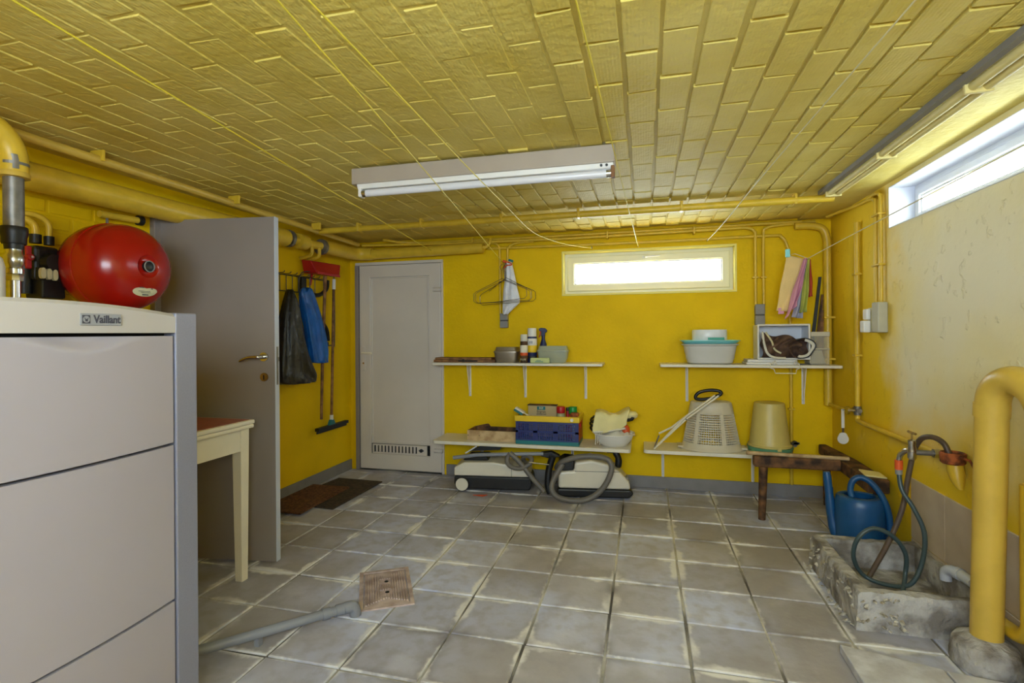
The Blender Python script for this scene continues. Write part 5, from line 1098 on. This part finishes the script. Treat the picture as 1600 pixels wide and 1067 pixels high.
# mortar foot of the thick pipe
bpi = thing('soil_pipe', (1.29, 2.44, 0), 'thick yellow bent pipe rising from a concrete foot at the right edge', 'pipe')
MB().lathe([(.128, 0), (.127, .03), (.120, .075), (.108, .092), (.080, .106), (.054, .118), (.002, .118)], (1.29, 2.43, 0), 26, sx=.86).build('concrete_foot', m_conc, bpi, smooth=True)
MB().tube([(1.292, 2.43, .10), (1.286, 2.375, 1.02)], .0515, 26).build('pipe', m_ppale, bpi, smooth=True)
MB().tube([(1.2865, 2.38, .985), (1.286, 2.375, 1.035)], .0555, 26).build('socket', m_ppale, bpi, smooth=True)
MB().tube(smoothpath([(1.286, 2.375, 1.02), (1.287, 2.362, 1.075), (1.293, 2.325, 1.118), (1.305, 2.265, 1.132), (1.318, 2.20, 1.10), (1.325, 2.165, 1.04), (1.327, 2.155, .96)], 5), .053, 26).build('bend', m_ppale, bpi, smooth=True)
MB().tube([(1.327, 2.155, .97), (1.327, 2.15, .05)], .050, 22).build('down_pipe', m_ppale, bpi, smooth=True)
vpi = thing('wall_foot_pipe', (1.36, 2.35, 0), 'slim yellow pipe low on the wall behind the thick bent pipe', 'pipe')
MB().tube(smoothpath([(1.375, 2.33, .74), (1.375, 2.33, .30), (1.375, 2.33, .21), (1.372, 2.36, .165), (1.37, 2.43, .15), (1.37, 2.60, .145)], 5), .028, 14).build('pipe', m_pipe, vpi, smooth=True)
wpp = thing('waste_pipe', (1.36, 2.74, .15), 'short grey plastic waste pipe above the end of the trough', 'pipe')
MB().tube(smoothpath([(1.335, 2.80, .168), (1.335, 2.80, .205), (1.342, 2.775, .225), (1.358, 2.73, .226), (1.37, 2.66, .222)], 5), .023, 14).build('bend', m_edge, wpp, smooth=True)
MB().tube([(1.352, 2.752, .226), (1.359, 2.730, .226)], .028, 14).build('socket', m_edge, wpp, smooth=True)
# raised slabs in the front right corner
for k, (x0_, x1_, lab) in enumerate(((.765, 1.085, 'raised grey concrete slab in the front right corner, the left of two'), (1.092, 1.415, 'raised grey concrete slab beside the soil pipe foot, the right of two'))):
    dy = -.012 * k
    tag(MB().prism([(x0_, 1.75), (x1_, 1.75), (x1_, 2.268 + dy * 2), (x0_, 2.395 + dy - (.09 if k else 0))] if k else [(x0_, 1.75), (x1_, 1.75), (x1_, 2.300), (x0_, 2.385)], 'z', .001, .036).build('concrete_slab', m_slab, bevel=.004), lab, 'slab', 'raised slabs')
# tap
tpp = thing('garden_tap', (1.34, 2.9, .66), 'old chrome tap with brass handle on the right wall above the trough', 'tap')
MB().tube([(1.42, 2.90, .728), (1.26, 2.905, .728)], .0125, 12).build('inlet', m_steel, tpp, smooth=True)
MB().cyl((1.365, 2.902, .728), (1.335, 2.902, .728), .022, n=6).cyl((1.40, 2.902, .728), (1.385, 2.902, .728), .018, n=12).build('union_nut', m_chrome, tpp, smooth=True)
MB().lathe([(.012, .690), (.018, .700), (.020, .735), (.014, .765), (.017, .772), (.017, .785), (.008, .790), (.002, .791)], (1.25, 2.907, 0), 16).build('body', m_chrome, tpp, smooth=True)
MB().tube(smoothpath([(1.25, 2.907, .735), (1.235, 2.935, .728), (1.225, 2.965, .700), (1.222, 2.975, .668)], 4), .0125, 12).build('spout', m_chrome, tpp, smooth=True)
MB().cyl((1.25, 2.907, .79), (1.25, 2.907, .820), .004, n=8).tube([(1.25, 2.872, .822), (1.25, 2.942, .822)], .006, 8).build('handle', m_brass, tpp, smooth=True)
hc = thing('garden_hose', (1.15, 2.9, .05), 'dark green hose with orange connector hanging from the tap into the trough', 'hose')
MB().cyl((1.222, 2.975, .672), (1.222, 2.975, .626), .0175, n=16).build('orange_connector', m_orange, hc, smooth=True)
MB().cyl((1.222, 2.975, .626), (1.222, 2.975, .602), .0155, n=16).build('collar', m_grey, hc, smooth=True)
MB().tube(smoothpath([(1.222, 2.975, .61), (1.225, 2.95, .53), (1.262, 2.92, .45), (1.296, 2.90, .34), (1.285, 2.90, .20), (1.235, 2.90, .09), (1.16, 2.95, .055), (1.075, 3.00, .07), (1.018, 2.97, .17), (1.032, 2.95, .275), (1.10, 2.95, .330), (1.185, 2.95, .298), (1.238, 2.95, .215), (1.235, 2.95, .11), (1.18, 2.86, .05), (1.10, 2.80, .048)], 8), .0105, 12).build('hose', m_hose, hc, smooth=True)
hb2 = thing('brown_hose', (1.2, 2.98, .05), 'brown rubber hose arching over the tap from the rusty funnel', 'hose')
MB().tube(smoothpath([(1.352, 2.80, .74), (1.340, 2.815, .79), (1.318, 2.855, .812), (1.295, 2.905, .800), (1.285, 2.945, .755), (1.285, 2.98, .70), (1.272, 3.00, .58), (1.245, 3.0, .42), (1.185, 3.0, .25), (1.095, 3.01, .05)], 6), .0125, 12).build('hose', m_hoseb, hb2, smooth=True)
rf = thing('rusty_funnel', (1.37, 2.80, .58), 'rusty iron collar with peeling yellow spout on the right wall beside the tap', 'funnel')
MB().lathe([(.040, .705), (.047, .712), (.050, .752), (.045, .758), (.038, .752), (.034, .71)], (1.365, 2.80, 0), 24).build('collar', m_rust, rf, smooth=True)
MB().loft([[(1.372 + q * math.cos(2 * math.pi * j / 14) * .9, cy_ + q * math.sin(2 * math.pi * j / 14), z) for j in range(14)] for z, q, cy_ in ((.706, .036, 2.80), (.67, .036, 2.79), (.63, .028, 2.775), (.60, .012, 2.755))]).build('spout', m_pipe, rf, smooth=True)
MB().tube([(1.37, 2.752, .745), (1.40, 2.74, .735), (1.415, 2.735, .70)], .006, 6).build('wall_strap', m_rust, rf)
# little tag hanging from the valve
tg = thing('hanging_scoop', (1.37, 4.12, .53), 'white plastic scoop hanging on the valve of the right wall pipe', 'scoop')
MB().box(1.343, 1.363, 4.118, 4.126, .630, .765).build('handle', m_white, tg, bevel=.003)
MB().box(1.347, 1.360, 4.120, 4.124, .585, .632).build('neck', m_hoseb, tg)
MB().prism([(1.353 + .036 * math.cos(2 * math.pi * j / 20), .553 + .036 * math.sin(2 * math.pi * j / 20) + (.010 if math.sin(2 * math.pi * j / 20) > .8 else 0)) for j in range(20)], 'y', 4.117, 4.127).build('disc', m_white, tg, bevel=.002)
MB().tube([(1.42, 4.128, .758), (1.353, 4.128, .758), (1.353, 4.115, .758)], .003, 6).build('nail', m_dark, tg)
# scrap of red plastic on the floor
tag(MB().prism([(-1.36, 4.00), (-1.27, 3.985), (-1.245, 4.03), (-1.30, 4.02)], 'z', .002, .006).build('plastic_scrap', m_orange), 'scrap of orange-red plastic on the floor by the left vacuum cleaner', 'scrap')

# ------------------------------------------------------------------ groups of alike things
GROUPS = {'washing_line': 'washing lines under the ceiling', 'wire_hanger': 'wire hangers on the washing line', 'hanging_cloth': 'cloths hanging on the line', 'wall_shelf': 'shelves on the back wall',
          'spray_can': 'spray cans on the upper left shelf', 'capped_bottle': 'bottles in the folding crate', 'thin_bottle': 'bottles in the folding crate', 'round_bottle': 'bottles in the folding crate',
          'vacuum_cleaner': 'vacuum cleaners under the shelf', 'leaning_board': 'boards leaning in the corner', 'wall_socket': 'grey sockets on the back wall'}
for o in bpy.data.objects:
    if o.parent is None and o.name.split('.')[0] in GROUPS: o['group'] = GROUPS[o.name.split('.')[0]]
